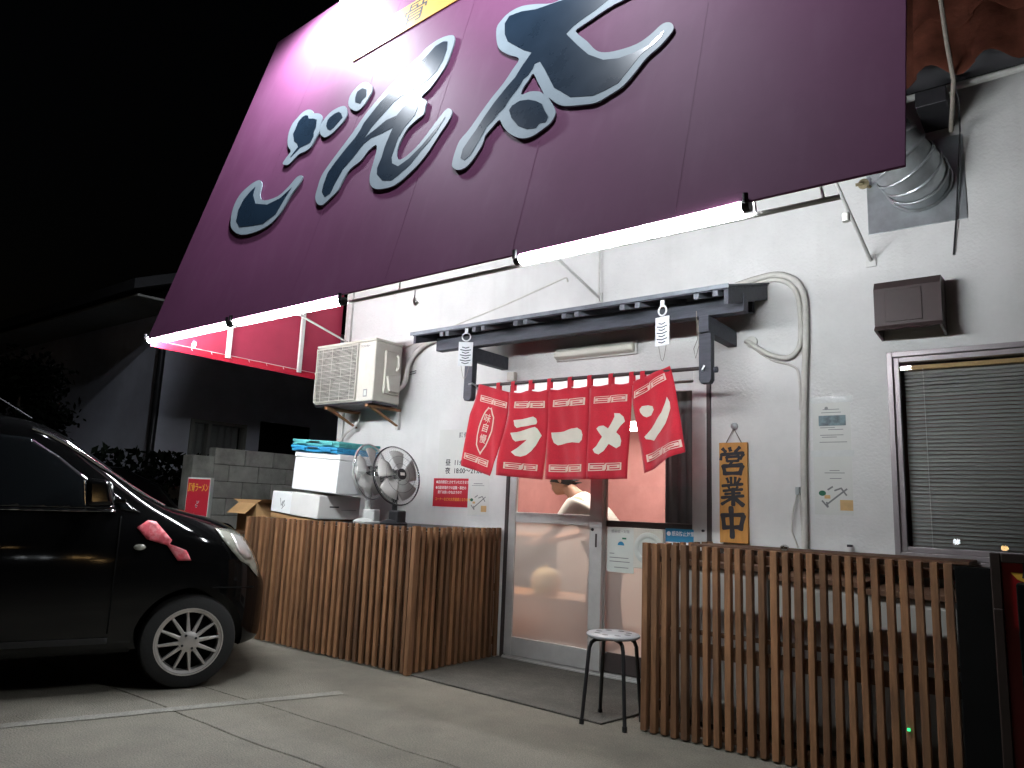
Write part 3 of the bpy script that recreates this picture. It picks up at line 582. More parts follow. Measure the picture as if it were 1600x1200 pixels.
MB().box(-4.0, -1.7, WY-.05, WY-.002, 2.60, cz(WY-.05)-.06).build('wall_plate', 'canopy_wood', cp, bevel=.004)
for x in (-3.885, -1.862):
    MB().box(x-.034, x+.034, 4.44, WY-.003, 2.375, 2.486).build('bracket_arm', 'canopy_wood', cp, bevel=.004)
    MB().prism([(x-.042,4.46,2.374),(x-.042,4.46,2.065),(x-.028,4.46,2.042),(x+.028,4.46,2.042),(x+.042,4.46,2.065),(x+.042,4.46,2.374)], (0,.06,0)).build('hanging_post', 'canopy_wood', cp, bevel=.004)
MB().tube([(-1.81,4.49,2.13),(-1.79,4.49,2.13)], .02, 10).build('peg', 'canopy_wood', cp)

# wall lamp, unlit, below the canopy
wl = thing('wall_lamp', 'unlit white oblong lamp on the wall beneath the canopy', 'lamp', (-2.97, WY, 2.44))
MB().box(-3.34, -2.60, WY-.035, WY-.002, 2.395, 2.505).build('back_plate', 'white_metal', wl, bevel=.006)
MB().prism([(-3.33,WY-.036,2.40),(-3.33,WY-.085,2.42),(-3.33,WY-.09,2.46),(-3.33,WY-.036,2.50)], (.72,0,0)).build('diffuser', 'ac_cream', wl, bevel=.012, seg=3)
bx_ = thing('junction_box', 'small cream wall plug below the left canopy bracket', 'socket', (-3.8, WY, 2.28))
MB().box(-3.83,-3.75,WY-.05,WY-.001,2.27,2.345).build('cover','ac_cream',bx_,bevel=.008)
MB().tube([(-3.79,WY-.03,2.27),(-3.79,WY-.03,2.25)], .02, 10).build('cap','porcelain',bx_)

# ================================================================== SHOP CURTAIN (NOREN)
rod = thing('curtain_rod', 'thin grey metal rod carrying the red shop curtain', 'rod', (-2.86, 4.49, 2.15))
MB().tube([(-3.84, 4.49, 2.160), (-1.83, 4.49, 2.146)], .013, 12).build('pole', 'bronze_alu', rod, smooth=True)
MB().tube([(-3.86,4.445,2.17),(-3.82,4.44,2.175),(-3.80,4.46,2.16),(-3.80,4.49,2.13),(-3.79,4.51,2.12)], .007, 8).build('holder', 'galv', rod, smooth=True)
MB().tube([(-1.86,4.445,2.155),(-1.87,4.44,2.13),(-1.88,4.47,2.12),(-1.88,4.50,2.13)], .007, 8).build('holder', 'galv', rod, smooth=True)
no = thing('shop_curtain', 'red split door curtain with cream lettering over the doorway', 'curtain', (-2.86, 4.49, 1.6))
def ny(x, z):
    d = min(1.0, max(0.0, (2.14 - z) / .6))
    y = 4.475 - .035*d*math.sin(x*7.0 + 1.0) - .016*d*math.sin(x*17.0 + z*3) - .006*math.sin(x*41 + z*5)
    if x > -2.33: y -= .22*d*min(1, (x + 2.33)/.30)          # last panel blown outwards
    if x < -3.62: y -= .10*d*min(1, (-3.62 - x)/.25)
    return y
def cloth_pt(x, z, lift=0.0):
    return (x, ny(x, z) - lift, z)
def lerp2(pts, t):
    L = [0.0]
    for a, b in zip(pts, pts[1:]): L.append(L[-1] + math.dist(a, b))
    s_ = t*L[-1]
    for i in range(len(pts)-1):
        if s_ <= L[i+1] or i == len(pts)-2:
            u = (s_-L[i])/max(1e-9, L[i+1]-L[i]); return (pts[i][0]+(pts[i+1][0]-pts[i][0])*u, pts[i][1]+(pts[i+1][1]-pts[i][1])*u)
def panel(left, right, top=None, bot=None, label=None):
    nu, nv = 14, 22; v = []
    for j in range(nv+1):
        a = lerp2(left, j/nv); b = lerp2(right, j/nv)
        for i in range(nu+1):
            u = i/nu; x, z = a[0]+(b[0]-a[0])*u, a[1]+(b[1]-a[1])*u
            if j == 0 and top: z -= .012*math.sin(u*math.pi*2)**2
            v.append(cloth_pt(x, z))
    o = MB().add(v, [(j*(nu+1)+i, j*(nu+1)+i+1, (j+1)*(nu+1)+i+1, (j+1)*(nu+1)+i) for j in range(nv) for i in range(nu)]).build('cloth_panel', 'cloth_red', no, smooth='all')
    sm = o.modifiers.new('solid', 'SOLIDIFY'); sm.thickness = .0016; sm.offset = 1
    return o
def print_flat(name, loops, m, parent, lift=.004):
    cu = bpy.data.curves.new(name, 'CURVE'); cu.dimensions = '2D'; cu.fill_mode = 'BOTH'
    for lp in loops:
        sp = cu.splines.new('POLY'); sp.points.add(len(lp)-1); sp.use_cyclic_u = True
        for q, p in zip(sp.points, lp): q.co = (p[0], p[1], 0, 1)
    return drape(cu, name, m, parent, lift)
def drape(cu, name, m, parent, lift, mw=None):
    tmp = bpy.data.objects.new('tmp', cu); COL.objects.link(tmp); dg = bpy.context.evaluated_depsgraph_get(); dg.update()
    me = bpy.data.meshes.new_from_object(tmp.evaluated_get(dg)); bpy.data.objects.remove(tmp); bpy.data.curves.remove(cu)
    if mw: me.transform(mw)
    bm = bmesh.new(); bm.from_mesh(me); bmesh.ops.triangulate(bm, faces=bm.faces)
    for _ in range(5):
        ed = [e for e in bm.edges if e.calc_length() > .03]
        if not ed: break
        bmesh.ops.subdivide_edges(bm, edges=ed, cuts=1); bmesh.ops.triangulate(bm, faces=bm.faces)
    for v in bm.verts: v.co = Vector(cloth_pt(v.co.x, v.co.y, lift))
    bmesh.ops.recalc_face_normals(bm, faces=bm.faces); bm.to_mesh(me); bm.free(); me.name = name
    return link(name, me, m, parent)
E1 = [(-3.774,2.171),(-3.839,1.929),(-3.852,1.511)]; E1r = [(-3.466,2.085),(-3.462,1.914),(-3.497,1.694),(-3.521,1.582),(-3.609,1.435)]
E2 = [(-3.466,2.087),(-3.458,1.913),(-3.499,1.694),(-3.514,1.561),(-3.521,1.44)]; E2r = [(-3.088,2.083),(-3.097,1.832),(-3.112,1.63),(-3.137,1.413)]
E3 = [(-3.096,2.085),(-3.099,1.842),(-3.116,1.416)]; E3r = [(-2.74,2.088),(-2.733,1.826),(-2.722,1.416)]
E4 = E3r; E4r = [(-2.393,2.09),(-2.399,1.905),(-2.404,1.688),(-2.412,1.423)]
E5 = [(-2.393,2.088),(-2.398,1.997),(-2.382,1.897),(-2.346,1.716),(-2.289,1.462)]; E5r = [(-2.117,2.18),(-2.048,2.002),(-1.98,1.79),(-1.915,1.583)]
P1 = panel(E1, E1r); P2 = panel(E2, E2r, 1); P3 = panel(E3, E3r, 1); P4 = panel(E4, E4r, 1); P5 = panel(E5, E5r)
for tx in [-3.579,-3.433,-3.263,-3.092,-2.909,-2.742,-2.566,-2.402,-2.318]:
    z = 2.160 + (tx+3.84)*-.007
    m = MB(); w = .017; v = []
    for k in range(9):
        t = math.pi*k/8; v += [(tx-w, 4.49-.0155*math.sin(t+math.pi/2), z+.0155*math.cos(t-math.pi/2)), (tx+w, 4.49-.0155*math.sin(t+math.pi/2), z+.0155*math.cos(t-math.pi/2))]
    v = [(tx-w, 4.472, z-.085), (tx+w, 4.472, z-.085)] + v[:] + [(tx-w, 4.506, z-.06), (tx+w, 4.506, z-.06)]
    o = m.add(v, [(2*i, 2*i+1, 2*i+3, 2*i+2) for i in range(len(v)//2-1)]).build('loop', 'cloth_red', no)
    sm = o.modifiers.new('solid', 'SOLIDIFY'); sm.thickness = .0015
RA = [[(-3.401,1.862),(-3.347,1.867),(-3.272,1.874),(-3.224,1.883),(-3.2,1.869),(-3.191,1.842),(-3.198,1.825),(-3.262,1.815),(-3.337,1.811),(-3.372,1.801),(-3.391,1.819)],
 [(-3.424,1.764),(-3.37,1.769),(-3.311,1.784),(-3.252,1.795),(-3.207,1.805),(-3.186,1.79),(-3.15,1.739),(-3.169,1.712),(-3.195,1.664),(-3.233,1.624),(-3.292,1.595),(-3.334,1.583),(-3.372,1.59),(-3.407,1.618),(-3.363,1.646),(-3.325,1.681),(-3.282,1.711),(-3.34,1.705),(-3.376,1.697),(-3.399,1.715)]]
BAR = [[(-3.069,1.759),(-3.021,1.762),(-2.958,1.764),(-2.888,1.782),(-2.825,1.785),(-2.782,1.764),(-2.769,1.731),(-2.773,1.695),(-2.797,1.674),(-2.877,1.683),(-2.938,1.678),(-3.02,1.666),(-3.049,1.684),(-3.064,1.722)]]
ME = [[(-2.521,1.875),(-2.475,1.871),(-2.447,1.846),(-2.437,1.814),(-2.464,1.786),(-2.499,1.741),(-2.468,1.716),(-2.456,1.681),(-2.462,1.646),(-2.497,1.63),(-2.535,1.649),(-2.563,1.663),(-2.597,1.614),(-2.636,1.59),(-2.671,1.601),(-2.687,1.626),(-2.657,1.651),(-2.613,1.713),(-2.639,1.743),(-2.663,1.772),(-2.641,1.789),(-2.606,1.792),(-2.571,1.771),(-2.534,1.825),(-2.517,1.852)]]
NN = [[(-2.336,1.895),(-2.318,1.916),(-2.273,1.92),(-2.231,1.909),(-2.22,1.884),(-2.245,1.849),(-2.283,1.838),(-2.309,1.849),(-2.332,1.874)],
 [(-2.117,1.964),(-2.084,1.922),(-2.071,1.879),(-2.083,1.832),(-2.103,1.78),(-2.142,1.729),(-2.209,1.675),(-2.25,1.686),(-2.282,1.689),(-2.296,1.706),(-2.261,1.74),(-2.201,1.796),(-2.148,1.859),(-2.124,1.927)]]
for pn, g in ((P2, RA), (P3, BAR), (P4, ME), (P5, NN)): print_flat('printed_character', g, 'cloth_cream', pn)
LZ = [[(-3.659,1.98),(-3.644,1.966),(-3.623,1.971),(-3.602,1.919),(-3.581,1.889),(-3.585,1.846),(-3.597,1.783),(-3.62,1.749),(-3.636,1.713),(-3.656,1.664),(-3.678,1.635),(-3.706,1.598),(-3.734,1.636),(-3.756,1.679),(-3.755,1.759),(-3.741,1.824),(-3.724,1.866),(-3.708,1.902),(-3.688,1.945)],
 [(-3.655,1.963),(-3.633,1.956),(-3.616,1.913),(-3.598,1.89),(-3.602,1.847),(-3.616,1.784),(-3.633,1.753),(-3.647,1.713),(-3.666,1.671),(-3.687,1.642),(-3.708,1.62),(-3.725,1.643),(-3.745,1.683),(-3.743,1.755),(-3.728,1.819),(-3.712,1.86),(-3.698,1.896),(-3.679,1.938)]]
print_flat('printed_cartouche', LZ, 'cloth_rosy', P1)
for ch, (cx_, cz_) in zip('味自慢', [(-3.661,1.883),(-3.675,1.807),(-3.69,1.72)]):
    cu = bpy.data.curves.new('c', 'FONT'); cu.body = ch; cu.size = .064; cu.align_x = 'CENTER'; cu.align_y = 'CENTER'; cu.offset = .0006; cu.resolution_u = 2
    drape(cu, 'printed_character', 'cloth_rosy', P1, .004, Matrix.Translation((cx_, cz_, 0)) @ Matrix.Rotation(R(-14), 4, 'Z') @ Matrix.Diagonal((1.05, 1.15, 1, 1)))
def fret(q, pn):
    TL, TR, BR, BL = q
    def pt(u, v): return tuple((TL[k]*(1-u)+TR[k]*u)*(1-v) + (BL[k]*(1-u)+BR[k]*u)*v for k in (0, 1))
    print_flat('printed_fret', [[pt(i/8, 0) for i in range(9)] + [pt(1-i/8, 1) for i in range(9)]], 'cloth_rosy', pn, .0035)
    def line(path):
        lw = .0032; L_ = []; R_ = []; Pp = [pt(*p) for p in path]
        for i, p in enumerate(Pp):
            a = Vector(Pp[max(0,i-1)]); b = Vector(Pp[min(len(Pp)-1,i+1)]); d = (b-a); d = d.normalized() if d.length else Vector((1,0)); nn_ = Vector((-d.y, d.x))*lw*(1.25 if 0<i<len(Pp)-1 else 1)
            L_.append(tuple(Vector(p)+nn_)); R_.append(tuple(Vector(p)-nn_))
        return L_ + R_[::-1]
    a = line([(.50,.0),(.47,.18),(.05,.18),(.05,.80),(.42,.80),(.42,.48),(.14,.48)])
    b = line([(.50,1.0),(.54,.82),(.54,.18),(.95,.18),(.95,.80),(.62,.80),(.62,.48),(.86,.48)])
    print_flat('printed_fret_line', [a], 'cloth_red', pn, .005); print_flat('printed_fret_line', [b], 'cloth_red', pn, .005)
for pn, q in ((P1, [(-3.74,2.08),(-3.475,2.004),(-3.48,1.958),(-3.744,2.028)]), (P1, [(-3.831,1.616),(-3.625,1.554),(-3.634,1.501),(-3.831,1.569)]),
  (P2, [(-3.401,2.006),(-3.123,1.998),(-3.125,1.946),(-3.405,1.956)]), (P2, [(-3.459,1.541),(-3.175,1.522),(-3.18,1.475),(-3.46,1.493)]),
  (P3, [(-3.058,2.001),(-2.767,2.002),(-2.768,1.948),(-3.062,1.95)]), (P3, [(-3.083,1.524),(-2.765,1.522),(-2.768,1.471),(-3.083,1.47)]),
  (P4, [(-2.693,2.001),(-2.429,2.004),(-2.43,1.956),(-2.698,1.952)]), (P4, [(-2.71,1.528),(-2.451,1.533),(-2.454,1.483),(-2.71,1.473)]),
  (P5, [(-2.375,2.02),(-2.154,2.134),(-2.135,2.086),(-2.378,1.971)]), (P5, [(-2.278,1.583),(-1.955,1.664),(-1.937,1.617),(-2.267,1.534)])):
    fret(q, pn)

# hanging white tags on the canopy's front edge
def tag_card(x, z, rz, label):
    t = thing('hanging_tag', label, 'tag', (x, 4.21, z), 'white slotted tags hanging from the canopy')
    t.rotation_euler = (0, 0, 0)
    MB().box(-.056, .056, -.004, .004, -.20, -.01).build('card', 'tag_white', t, bevel=.003).matrix_parent_inverse = Matrix.Identity(4)
    for i in range(7):
        w = .042 if i % 2 else .028; zz = -.055 - i*.0205
        MB().hexa([(-w,-.0052,zz),(0,-.0052,zz-.008),(0,-.0042,zz-.008),(-w,-.0042,zz),(-w,-.0052,zz+.007),(0,-.0052,zz-.001),(0,-.0042,zz-.001),(-w,-.0042,zz+.007)]).hexa([(0,-.0052,zz-.008),(w,-.0052,zz),(w,-.0042,zz),(0,-.0042,zz-.008),(0,-.0052,zz-.001),(w,-.0052,zz+.007),(w,-.0042,zz+.007),(0,-.0042,zz-.001)]).build('slot', 'letter_black', t).matrix_parent_inverse = Matrix.Identity(4)
    c = [(.032*math.cos(a*math.pi/8), 0, .030 + .032*math.sin(a*math.pi/8)) for a in range(17)]
    MB().tube(c, .0055, 8, False).build('ring', 'tag_white', t, smooth=True).matrix_parent_inverse = Matrix.Identity(4)
    MB().box(-.012, .012, -.008, .008, .055, .10).build('clip', 'tag_white', t, bevel=.002).matrix_parent_inverse = Matrix.Identity(4)
    lp = [(.03-.06*u, .002, -.20 - .10*math.sin(u*math.pi)) for u in [i/10 for i in range(11)]]
    MB().tube(lp, .0018, 6).build('cord', 'rope', t).matrix_parent_inverse = Matrix.Identity(4)
    t.rotation_euler = (0, 0, rz)
tag_card(*[-3.704,2.466], R(34), 'white slotted hanging tag on a ring, left end of the canopy')
tag_card(*[-2.042,2.456], R(-14), 'white slotted hanging tag on a ring, right part of the canopy')
w_ = MB().tube([(-1.8293,4.25,2.4656), (-1.8212,4.25,2.2831), (-1.8467,4.25,2.2243), (-1.8341,4.25,2.1618), (-1.8129,4.25,2.2413), (-1.8167,4.25,2.406)], .0022, 6).build('wire_loop', 'rope')
tag(w_, 'thin dark wire loop dangling at the right of the canopy', 'wire')

# ================================================================== AIR CONDITIONER
ac = thing('air_conditioner', 'cream air conditioner outdoor unit hung on the white wall', 'air conditioner', (-5.48, 4.66, 2.09))
X0, X1, Y0, Y1, Z0, Z1 = -5.90, -5.06, 4.50, 4.84, 2.095, 2.69
MB().box(X0, X1, Y0, Y1, Z0+.02, Z1-.012).build('casing', 'ac_cream', ac, bevel=.012, seg=3)
MB().box(X0-.006, X1+.006, Y0-.008, Y1+.004, Z1-.0115, Z1+.012).build('top_cover', 'ac_cream', ac, bevel=.008)
MB().box(X0+.01, X1-.01, Y0+.01, Y1-.01, Z0, Z0+.0195).build('base_pan', 'steel_dark', ac)
gx0, gx1, gz0, gz1 = X0+.03, X0+.60, Z0+.045, Z1-.035
MB().box(gx0, gx1, Y0-.006, Y0-.0005, gz0, gz1).build('grille_backing', 'ac_inner', ac)
fcx, fcz = (gx0+gx1)/2+.03, (gz0+gz1)/2
MB().lathe([(.10,0),(.255,0),(.262,.006),(.255,.008)], 40, (fcx, Y0-.0065, fcz), 'y').build('fan_opening', 'black_plastic', ac, smooth=True)
for k in range(3):
    m = MB(); v = []
    for i in range(7):
        a = k*2*math.pi/3 + i/6*1.5
        for r_ in (.05, .235): v.append((fcx + r_*math.cos(a), Y0-.016-.003*i/6, fcz + r_*math.sin(a)))
    o = m.add(v, [(2*i,2*i+1,2*i+3,2*i+2) for i in range(6)]).build('fan_blade', 'ac_inner', ac)
gp = MB()
for r_ in ((gx0-.006, gx1+.006, gz0-.010, gz0), (gx0-.006, gx1+.006, gz1, gz1+.010), (gx0-.016, gx0-.006, gz0-.010, gz1+.010), (gx1+.006, gx1+.016, gz0-.010, gz1+.010)): gp.box(r_[0], r_[1], Y0-.022, Y0-.001, r_[2], r_[3])
grl = gp.build('grille_frame', 'ac_cream', ac)
w0 = None
for i in range(40):
    z = gz0 + (gz1-gz0)*(i+.5)/40
    if w0 is None: w0 = MB().box(gx0, gx1, -.0016, .0016, -.0018, .0018).build('grille_wire', 'ac_cream', grl); o = w0
    else: o = w0.copy(); COL.objects.link(o)
    o.location = (0, Y0-.020, z)
for i in range(8):
    z = gz0 + (gz1-gz0)*(i+.5)/8; MB().box(gx0, gx1, Y0-.0255, Y0-.0222, z-.003, z+.003).build('grille_rib', 'ac_cream', grl)
for i in range(4):
    x = gx0 + (gx1-gx0)*(i+.5)/4; MB().box(x-.002, x+.002, Y0-.0178, Y0-.015, gz0, gz1).build('grille_rib', 'ac_cream', grl)
MB().box(X1+.0005, X1+.03, Y0+.11, Y1-.04, Z0+.10, Z1-.09).build('service_cover', 'ac_cream', ac, bevel=.008)
MB().prism([(X1+.0305, Y0+.12, Z0+.26), (X1+.0305, Y1-.06, Z0+.30), (X1+.0305, Y1-.06, Z0+.12), (X1+.0305, Y0+.15, Z0+.12)], (.03,0,0)).build('valve_cover', 'ac_cream', ac, bevel=.006)
MB().tube([(X1+.035, Y1-.09, Z1-.12), (X1+.055, Y1-.09, Z1-.14), (X1+.055, Y1-.09, Z0+.36), (X1+.035, Y1-.09, Z0+.33)], .016, 10).build('handle', 'ac_cream', ac, smooth=True)
text('logo', 'TOSHIBA', .032, 'ink_grey', wallp(X0+.70, Y0-.0015, Z1-.055), ac)
MB().box(X1-.13, X1-.08, Y0-.0018, Y0-.0006, Z0+.06, Z0+.13).build('rating_label', 'ink_grey', ac)
MB().box(X1-.122, X1-.088, Y0-.0026, Y0-.002, Z0+.07, Z0+.12).build('rating_label', 'paper_dull', ac)
for x in (X0+.16, X1-.10):
    MB().box(x-.02, x+.02, Y0+.02, WY-.003, Z0-.028, Z0-.001).build('bracket', 'rust', ac, bevel=.002)
    MB().prism([(x-.015, WY-.004, Z0-.17), (x-.015, WY-.03, Z0-.17), (x-.015, Y0+.06, Z0-.0285), (x-.015, Y0+.12, Z0-.0285)], (.03,0,0)).build('bracket_stay', 'rust', ac)
    MB().box(x-.02, x+.02, WY-.03, WY-.002, Z0-.20, Z0-.0285).build('bracket_plate', 'white_metal', ac)

def pipe(name, pts, r, m, label, cat, n=10, y=None):
    P = [Vector(p) for p in pts]; Q = []
    for i in range(len(P)-1):
        p0, p1, p2, p3 = P[max(0,i-1)], P[i], P[i+1], P[min(len(P)-1,i+2)]
        for k in range(5):
            t = k/5; Q.append(.5*((2*p1)+(p2-p0)*t+(2*p0-5*p1+4*p2-p3)*t*t+(3*p1-p0-3*p2+p3)*t**3))
    Q.append(P[-1]); o = MB().tube(Q, r, n).build(name, m, None, smooth=True)
    return tag(o, label, cat) if label else o
pipe('insulated_pipe', [(-5.03,4.74,2.23), (-5.0286,4.86,2.3325), (-5.0182,4.9,2.5378), (-4.8857,4.91,2.6711), (-4.707,4.91,2.7269), (-4.39,4.91,2.7588)], .026, 'pipe_cream', 'thick cream insulated pipe rising from the air conditioner to the canopy', 'pipe')
pipe('drain_hose', [(-5.62,4.86,2.06), (-5.70,4.88,1.95), (-5.86,4.88,1.86), (-5.93,4.88,1.72), (-5.92,4.88,1.4), (-5.92,4.88,.9)], .011, 'pipe_cream', 'thin grey drain hose hanging below the air conditioner', 'hose')
wp = thing('wall_pins', 'pair of thin metal pins sticking out beside the insulated pipe', 'pin', (-5.0169,4.95,2.4461))
for dz in (0, -.022):
    p = Vector((-5.0744,4.93,2.441)); MB().tube([p+Vector((0,0,dz)), p+Vector((.13,-.01,dz+.012))], .004, 6).build('pin', 'steel_dark', wp)
pipe('wall_cable', [(-5.1771,4.94,2.6872), (-4.5844,4.945,2.8315), (-3.9095,4.945,2.9674), (-3.3702,4.945,3.0936), (-3.2809,4.945,3.1128), (-3.2607,4.945,3.0762)], .007, 'pipe_cream', 'thin pale cable running diagonally up the wall above the canopy', 'cable')
# right hand pipes
pipe('wall_pipe', [(-1.8134,4.9,2.8062), (-1.6804,4.91,2.8344), (-1.5296,4.92,2.8448), (-1.4158,4.92,2.7857), (-1.3604,4.92,2.6704), (-1.3523,4.92,2.5023), (-1.3573,4.92,2.3077), (-1.3713,4.92,2.0735), (-1.3859,4.92,1.6549), (-1.3942,4.92,1.0155)], .021, 'pipe_cream', 'cream pipe bending over the canopy and running down the wall', 'pipe')
pipe('wall_pipe', [(-1.8156,4.93,2.7864), (-1.6895,4.935,2.8103), (-1.548,4.935,2.8155), (-1.4462,4.935,2.7586), (-1.3985,4.935,2.6442), (-1.3914,4.935,2.423), (-1.4091,4.93,2.3148), (-1.478,4.92,2.2586), (-1.6048,4.92,2.2969), (-1.7262,4.92,2.3853), (-1.7672,4.96,2.4069)], .017, 'pipe_cream', 'shorter cream pipe looping into the wall beside the canopy post', 'pipe')
pipe('wall_pipe', [(-1.7335,4.94,2.3719), (-1.5904,4.94,2.2594), (-1.4601,4.94,2.2084), (-1.412,4.94,2.1439), (-1.4055,4.94,1.9087)], .008, 'pipe_cream', 'thinnest cream cable below the looping pipe', 'cable')
hc = MB().lathe([(.03,0),(.042,.004),(.04,.02),(.026,.028)], 16, (-1.7226,4.948,2.3951), 'y').build('pipe_grommet', 'porcelain', None, smooth=True); tag(hc, 'round white grommet where the looping pipe enters the wall', 'grommet')
pc = thing('pipe_clip', 'small metal clip holding the wall pipe with a looped grey cord', 'clip', (-1.4373,4.95,1.3808))
a = Vector((-1.4314,4.93,1.3841))
MB().box(a.x-.012, a.x+.012, 4.91, 4.948, a.z-.03, a.z+.02).build('clamp', 'galv', pc, bevel=.002)
MB().tube([a, a+Vector((-.03,-.02,-.14)), a+Vector((-.04,-.02,-.26)), a+Vector((0,-.02,-.37)), a+Vector((.03,-.02,-.39)), a+Vector((.022,-.02,-.2)), a+Vector((.01,-.01,-.02))], .005, 6).build('cord', 'pipe_cream', pc, smooth=True)

# ================================================================== EXHAUST DUCT, VENT HOOD
du = thing('exhaust_duct', 'galvanised exhaust duct elbow on a square wall plate', 'duct', (-.64, WY, 3.25))
MB().box(-.955, -.408, WY-.008, WY-.001, 3.02, 3.565).build('wall_plate', 'galv', du, bevel=.002)
n = 22; R0 = .175; prev = None; ctr = Vector((-.655, WY-.008, 3.30)); bend = .24
rings = []
for k in range(7):
    t = k/6*math.pi/2; dd = Vector((-.62, 0, .785)); c = ctr + Vector((0, -.02 - bend*math.sin(t), 0)) + dd*bend*(1-math.cos(t))
    rings.append((c, Vector((0, -math.cos(t), 0)) + dd*math.sin(t)))
rings.insert(0, (ctr, Vector((0,-1,0)))); rings.append((rings[-1][0]+Vector((-.62,0,.785))*.9, Vector((-.62,0,.785))))
def circ(c, d, r_):
    a = Vector((.785,0,.62)); b = d.cross(a).normalized(); return [c + a*math.cos(2*math.pi*i/n)*r_ + b*math.sin(2*math.pi*i/n)*r_ for i in range(n)]
for k in range(len(rings)-1):
    (c0, d0), (c1, d1) = rings[k], rings[k+1]; r_ = R0 + (.004 if k % 2 else 0)
    MB().add(circ(c0, d0, r_) + circ(c1, d1, r_), [(i,(i+1)%n,n+(i+1)%n,n+i) for i in range(n)]).build('duct_gore', 'galv', du, smooth='all')
    MB().add(circ(c0-d0*.010, d0, R0+.006) + circ(c0-d0*.004, d0, R0+.014) + circ(c0+d0*.004, d0, R0+.014) + circ(c0+d0*.010, d0, R0+.006), [(k_*n+i,k_*n+(i+1)%n,(k_+1)*n+(i+1)%n,(k_+1)*n+i) for k_ in range(3) for i in range(n)]).build('seam_ring', 'galv', du, smooth='all')
va = thing('wall_valve', 'small brass valve on the wall left of the duct plate', 'valve', (-0.9826,4.95,3.3695))
p = Vector((-0.9536,4.9,3.3473))
MB().tube([p+Vector((.02,.05,0)), p+Vector((-.01,-.03,0))], .012, 8).build('stem', 'brass', va)
MB().lathe([(.012,0),(.034,.004),(.034,.014),(.012,.018)], 14, p+Vector((-.006,-.012,0)), 'y').build('wheel', 'brass', va)
MB().tube([p+Vector((-.01,-.03,0)), p+Vector((-.05,-.04,-.004))], .011, 8).build('spout', 'brass', va)
cb = thing('cable_bundle', 'dark cables hanging down from the tiled eave past the duct', 'cable', (-.5, 4.4, 3.4))
MB().tube([(-0.4144,4.25,4.1193), (-0.3973,4.3,3.792), (-0.387,4.4,3.6305), (-0.4475,4.75,3.503)], .012, 8).build('cable', 'rope', cb, smooth=True)
MB().tube([(-0.387,4.4,3.6305), (-0.3868,4.6,3.5946), (-0.4118,4.86,3.5427), (-0.4505,4.92,3.186), (-0.4675,4.93,3.0097), (-0.4926,4.94,2.8037)], .005, 6).build('cable', 'steel_dark', cb, smooth=True)
MB().box(-.60,-.44,4.55,4.9,3.60,3.70).build('cable_box', 'steel_dark', cb, bevel=.006)
vh = thing('vent_hood', 'dark brown metal vent hood above the window', 'vent', (-.73, WY, 2.32))
v0, v1, vz0, vz1, vd = -.905, -.548, 2.335, 2.655, .20
MB().prism([(v0,WY-.002,vz1),(v0,WY-vd+.03,vz1-.012),(v0,WY-vd,vz1-.06),(v0,WY-vd,vz0+.03),(v0,WY-vd-.03,vz0),(v0,WY-.002,vz0-.02)], (.014,0,0)).build('side_panel','vent_brown',vh)
MB().prism([(v1-.014,WY-.002,vz1),(v1-.014,WY-vd+.03,vz1-.012),(v1-.014,WY-vd,vz1-.06),(v1-.014,WY-vd,vz0+.03),(v1-.014,WY-vd-.03,vz0),(v1-.014,WY-.002,vz0-.02)], (.014,0,0)).build('side_panel','vent_brown',vh)
hp = [(WY-.002,vz1),(WY-vd+.03,vz1-.012),(WY-vd,vz1-.06),(WY-vd,vz0+.03),(WY-vd-.03,vz0)]
m = MB()
for (ya, za), (yb_, zb_) in zip(hp, hp[1:]):
    m.hexa([(v0+.014,ya,za),(v1-.014,ya,za),(v1-.014,ya+.01,za-.006),(v0+.014,ya+.01,za-.006),(v0+.014,yb_,zb_),(v1-.014,yb_,zb_),(v1-.014,yb_+.01,zb_-.003),(v0+.014,yb_+.01,zb_-.003)])
m.build('front_panel','vent_brown',vh)
MB().box(v0+.06,v1-.10,WY-vd-.006,WY-vd-.0005,vz0+.05,vz1-.075).build('raised_panel','vent_brown',vh,bevel=.003)
MB().box(v0+.015,v1-.015,WY-.16,WY-.003,vz0+.08,vz0+.09).build('damper','black_board',vh)

# ================================================================== PLAQUE, NOTICES
pq = thing('open_plaque', 'tall orange wooden plaque with three black brush characters hung on a hook', 'sign', (-1.85, WY, 1.36))
MB().box(-1.952, -1.756, WY-.034, WY-.008, 1.025, 1.70).build('board', 'plaque_wood', pq, bevel=.003)
def brush(name, strokes, par, y):
    vs = []; fs = []; lo = (9, 9)
    m = MB()
    for k, (p0, p1, w0) in enumerate(strokes):
        a_, b_ = Vector(p0), Vector(p1); d_ = (b_ - a_); n_ = Vector((-d_.y, d_.x)).normalized(); pts = []
        prof = ((-.03, .55), (.0, .95), (.08, 1.08), (.3, .90), (.55, .84), (.8, .98), (.95, 1.05), (1.02, .7))
        for t_, q_ in prof: pts.append(a_ + d_*t_ + n_*w0*.5*q_*(1+random.uniform(-.05,.05)))
        for t_, q_ in reversed(prof): pts.append(a_ + d_*t_ - n_*w0*.5*q_*(1+random.uniform(-.05,.05)))
        m.prism([(p.x, y - .0003*k - .0004, p.y) for p in pts], (0, -.0012, 0))
    return m.build(name, 'ink', par)
PU = lambda l: [((-1.9525 + (u-98)*.00077, 1.702 - (v-243)*.000765), (-1.9525 + (u2-98)*.00077, 1.702 - (v2-243)*.000765), w_*.00118) for u, v, u2, v2, w_ in l]
random.seed(4)
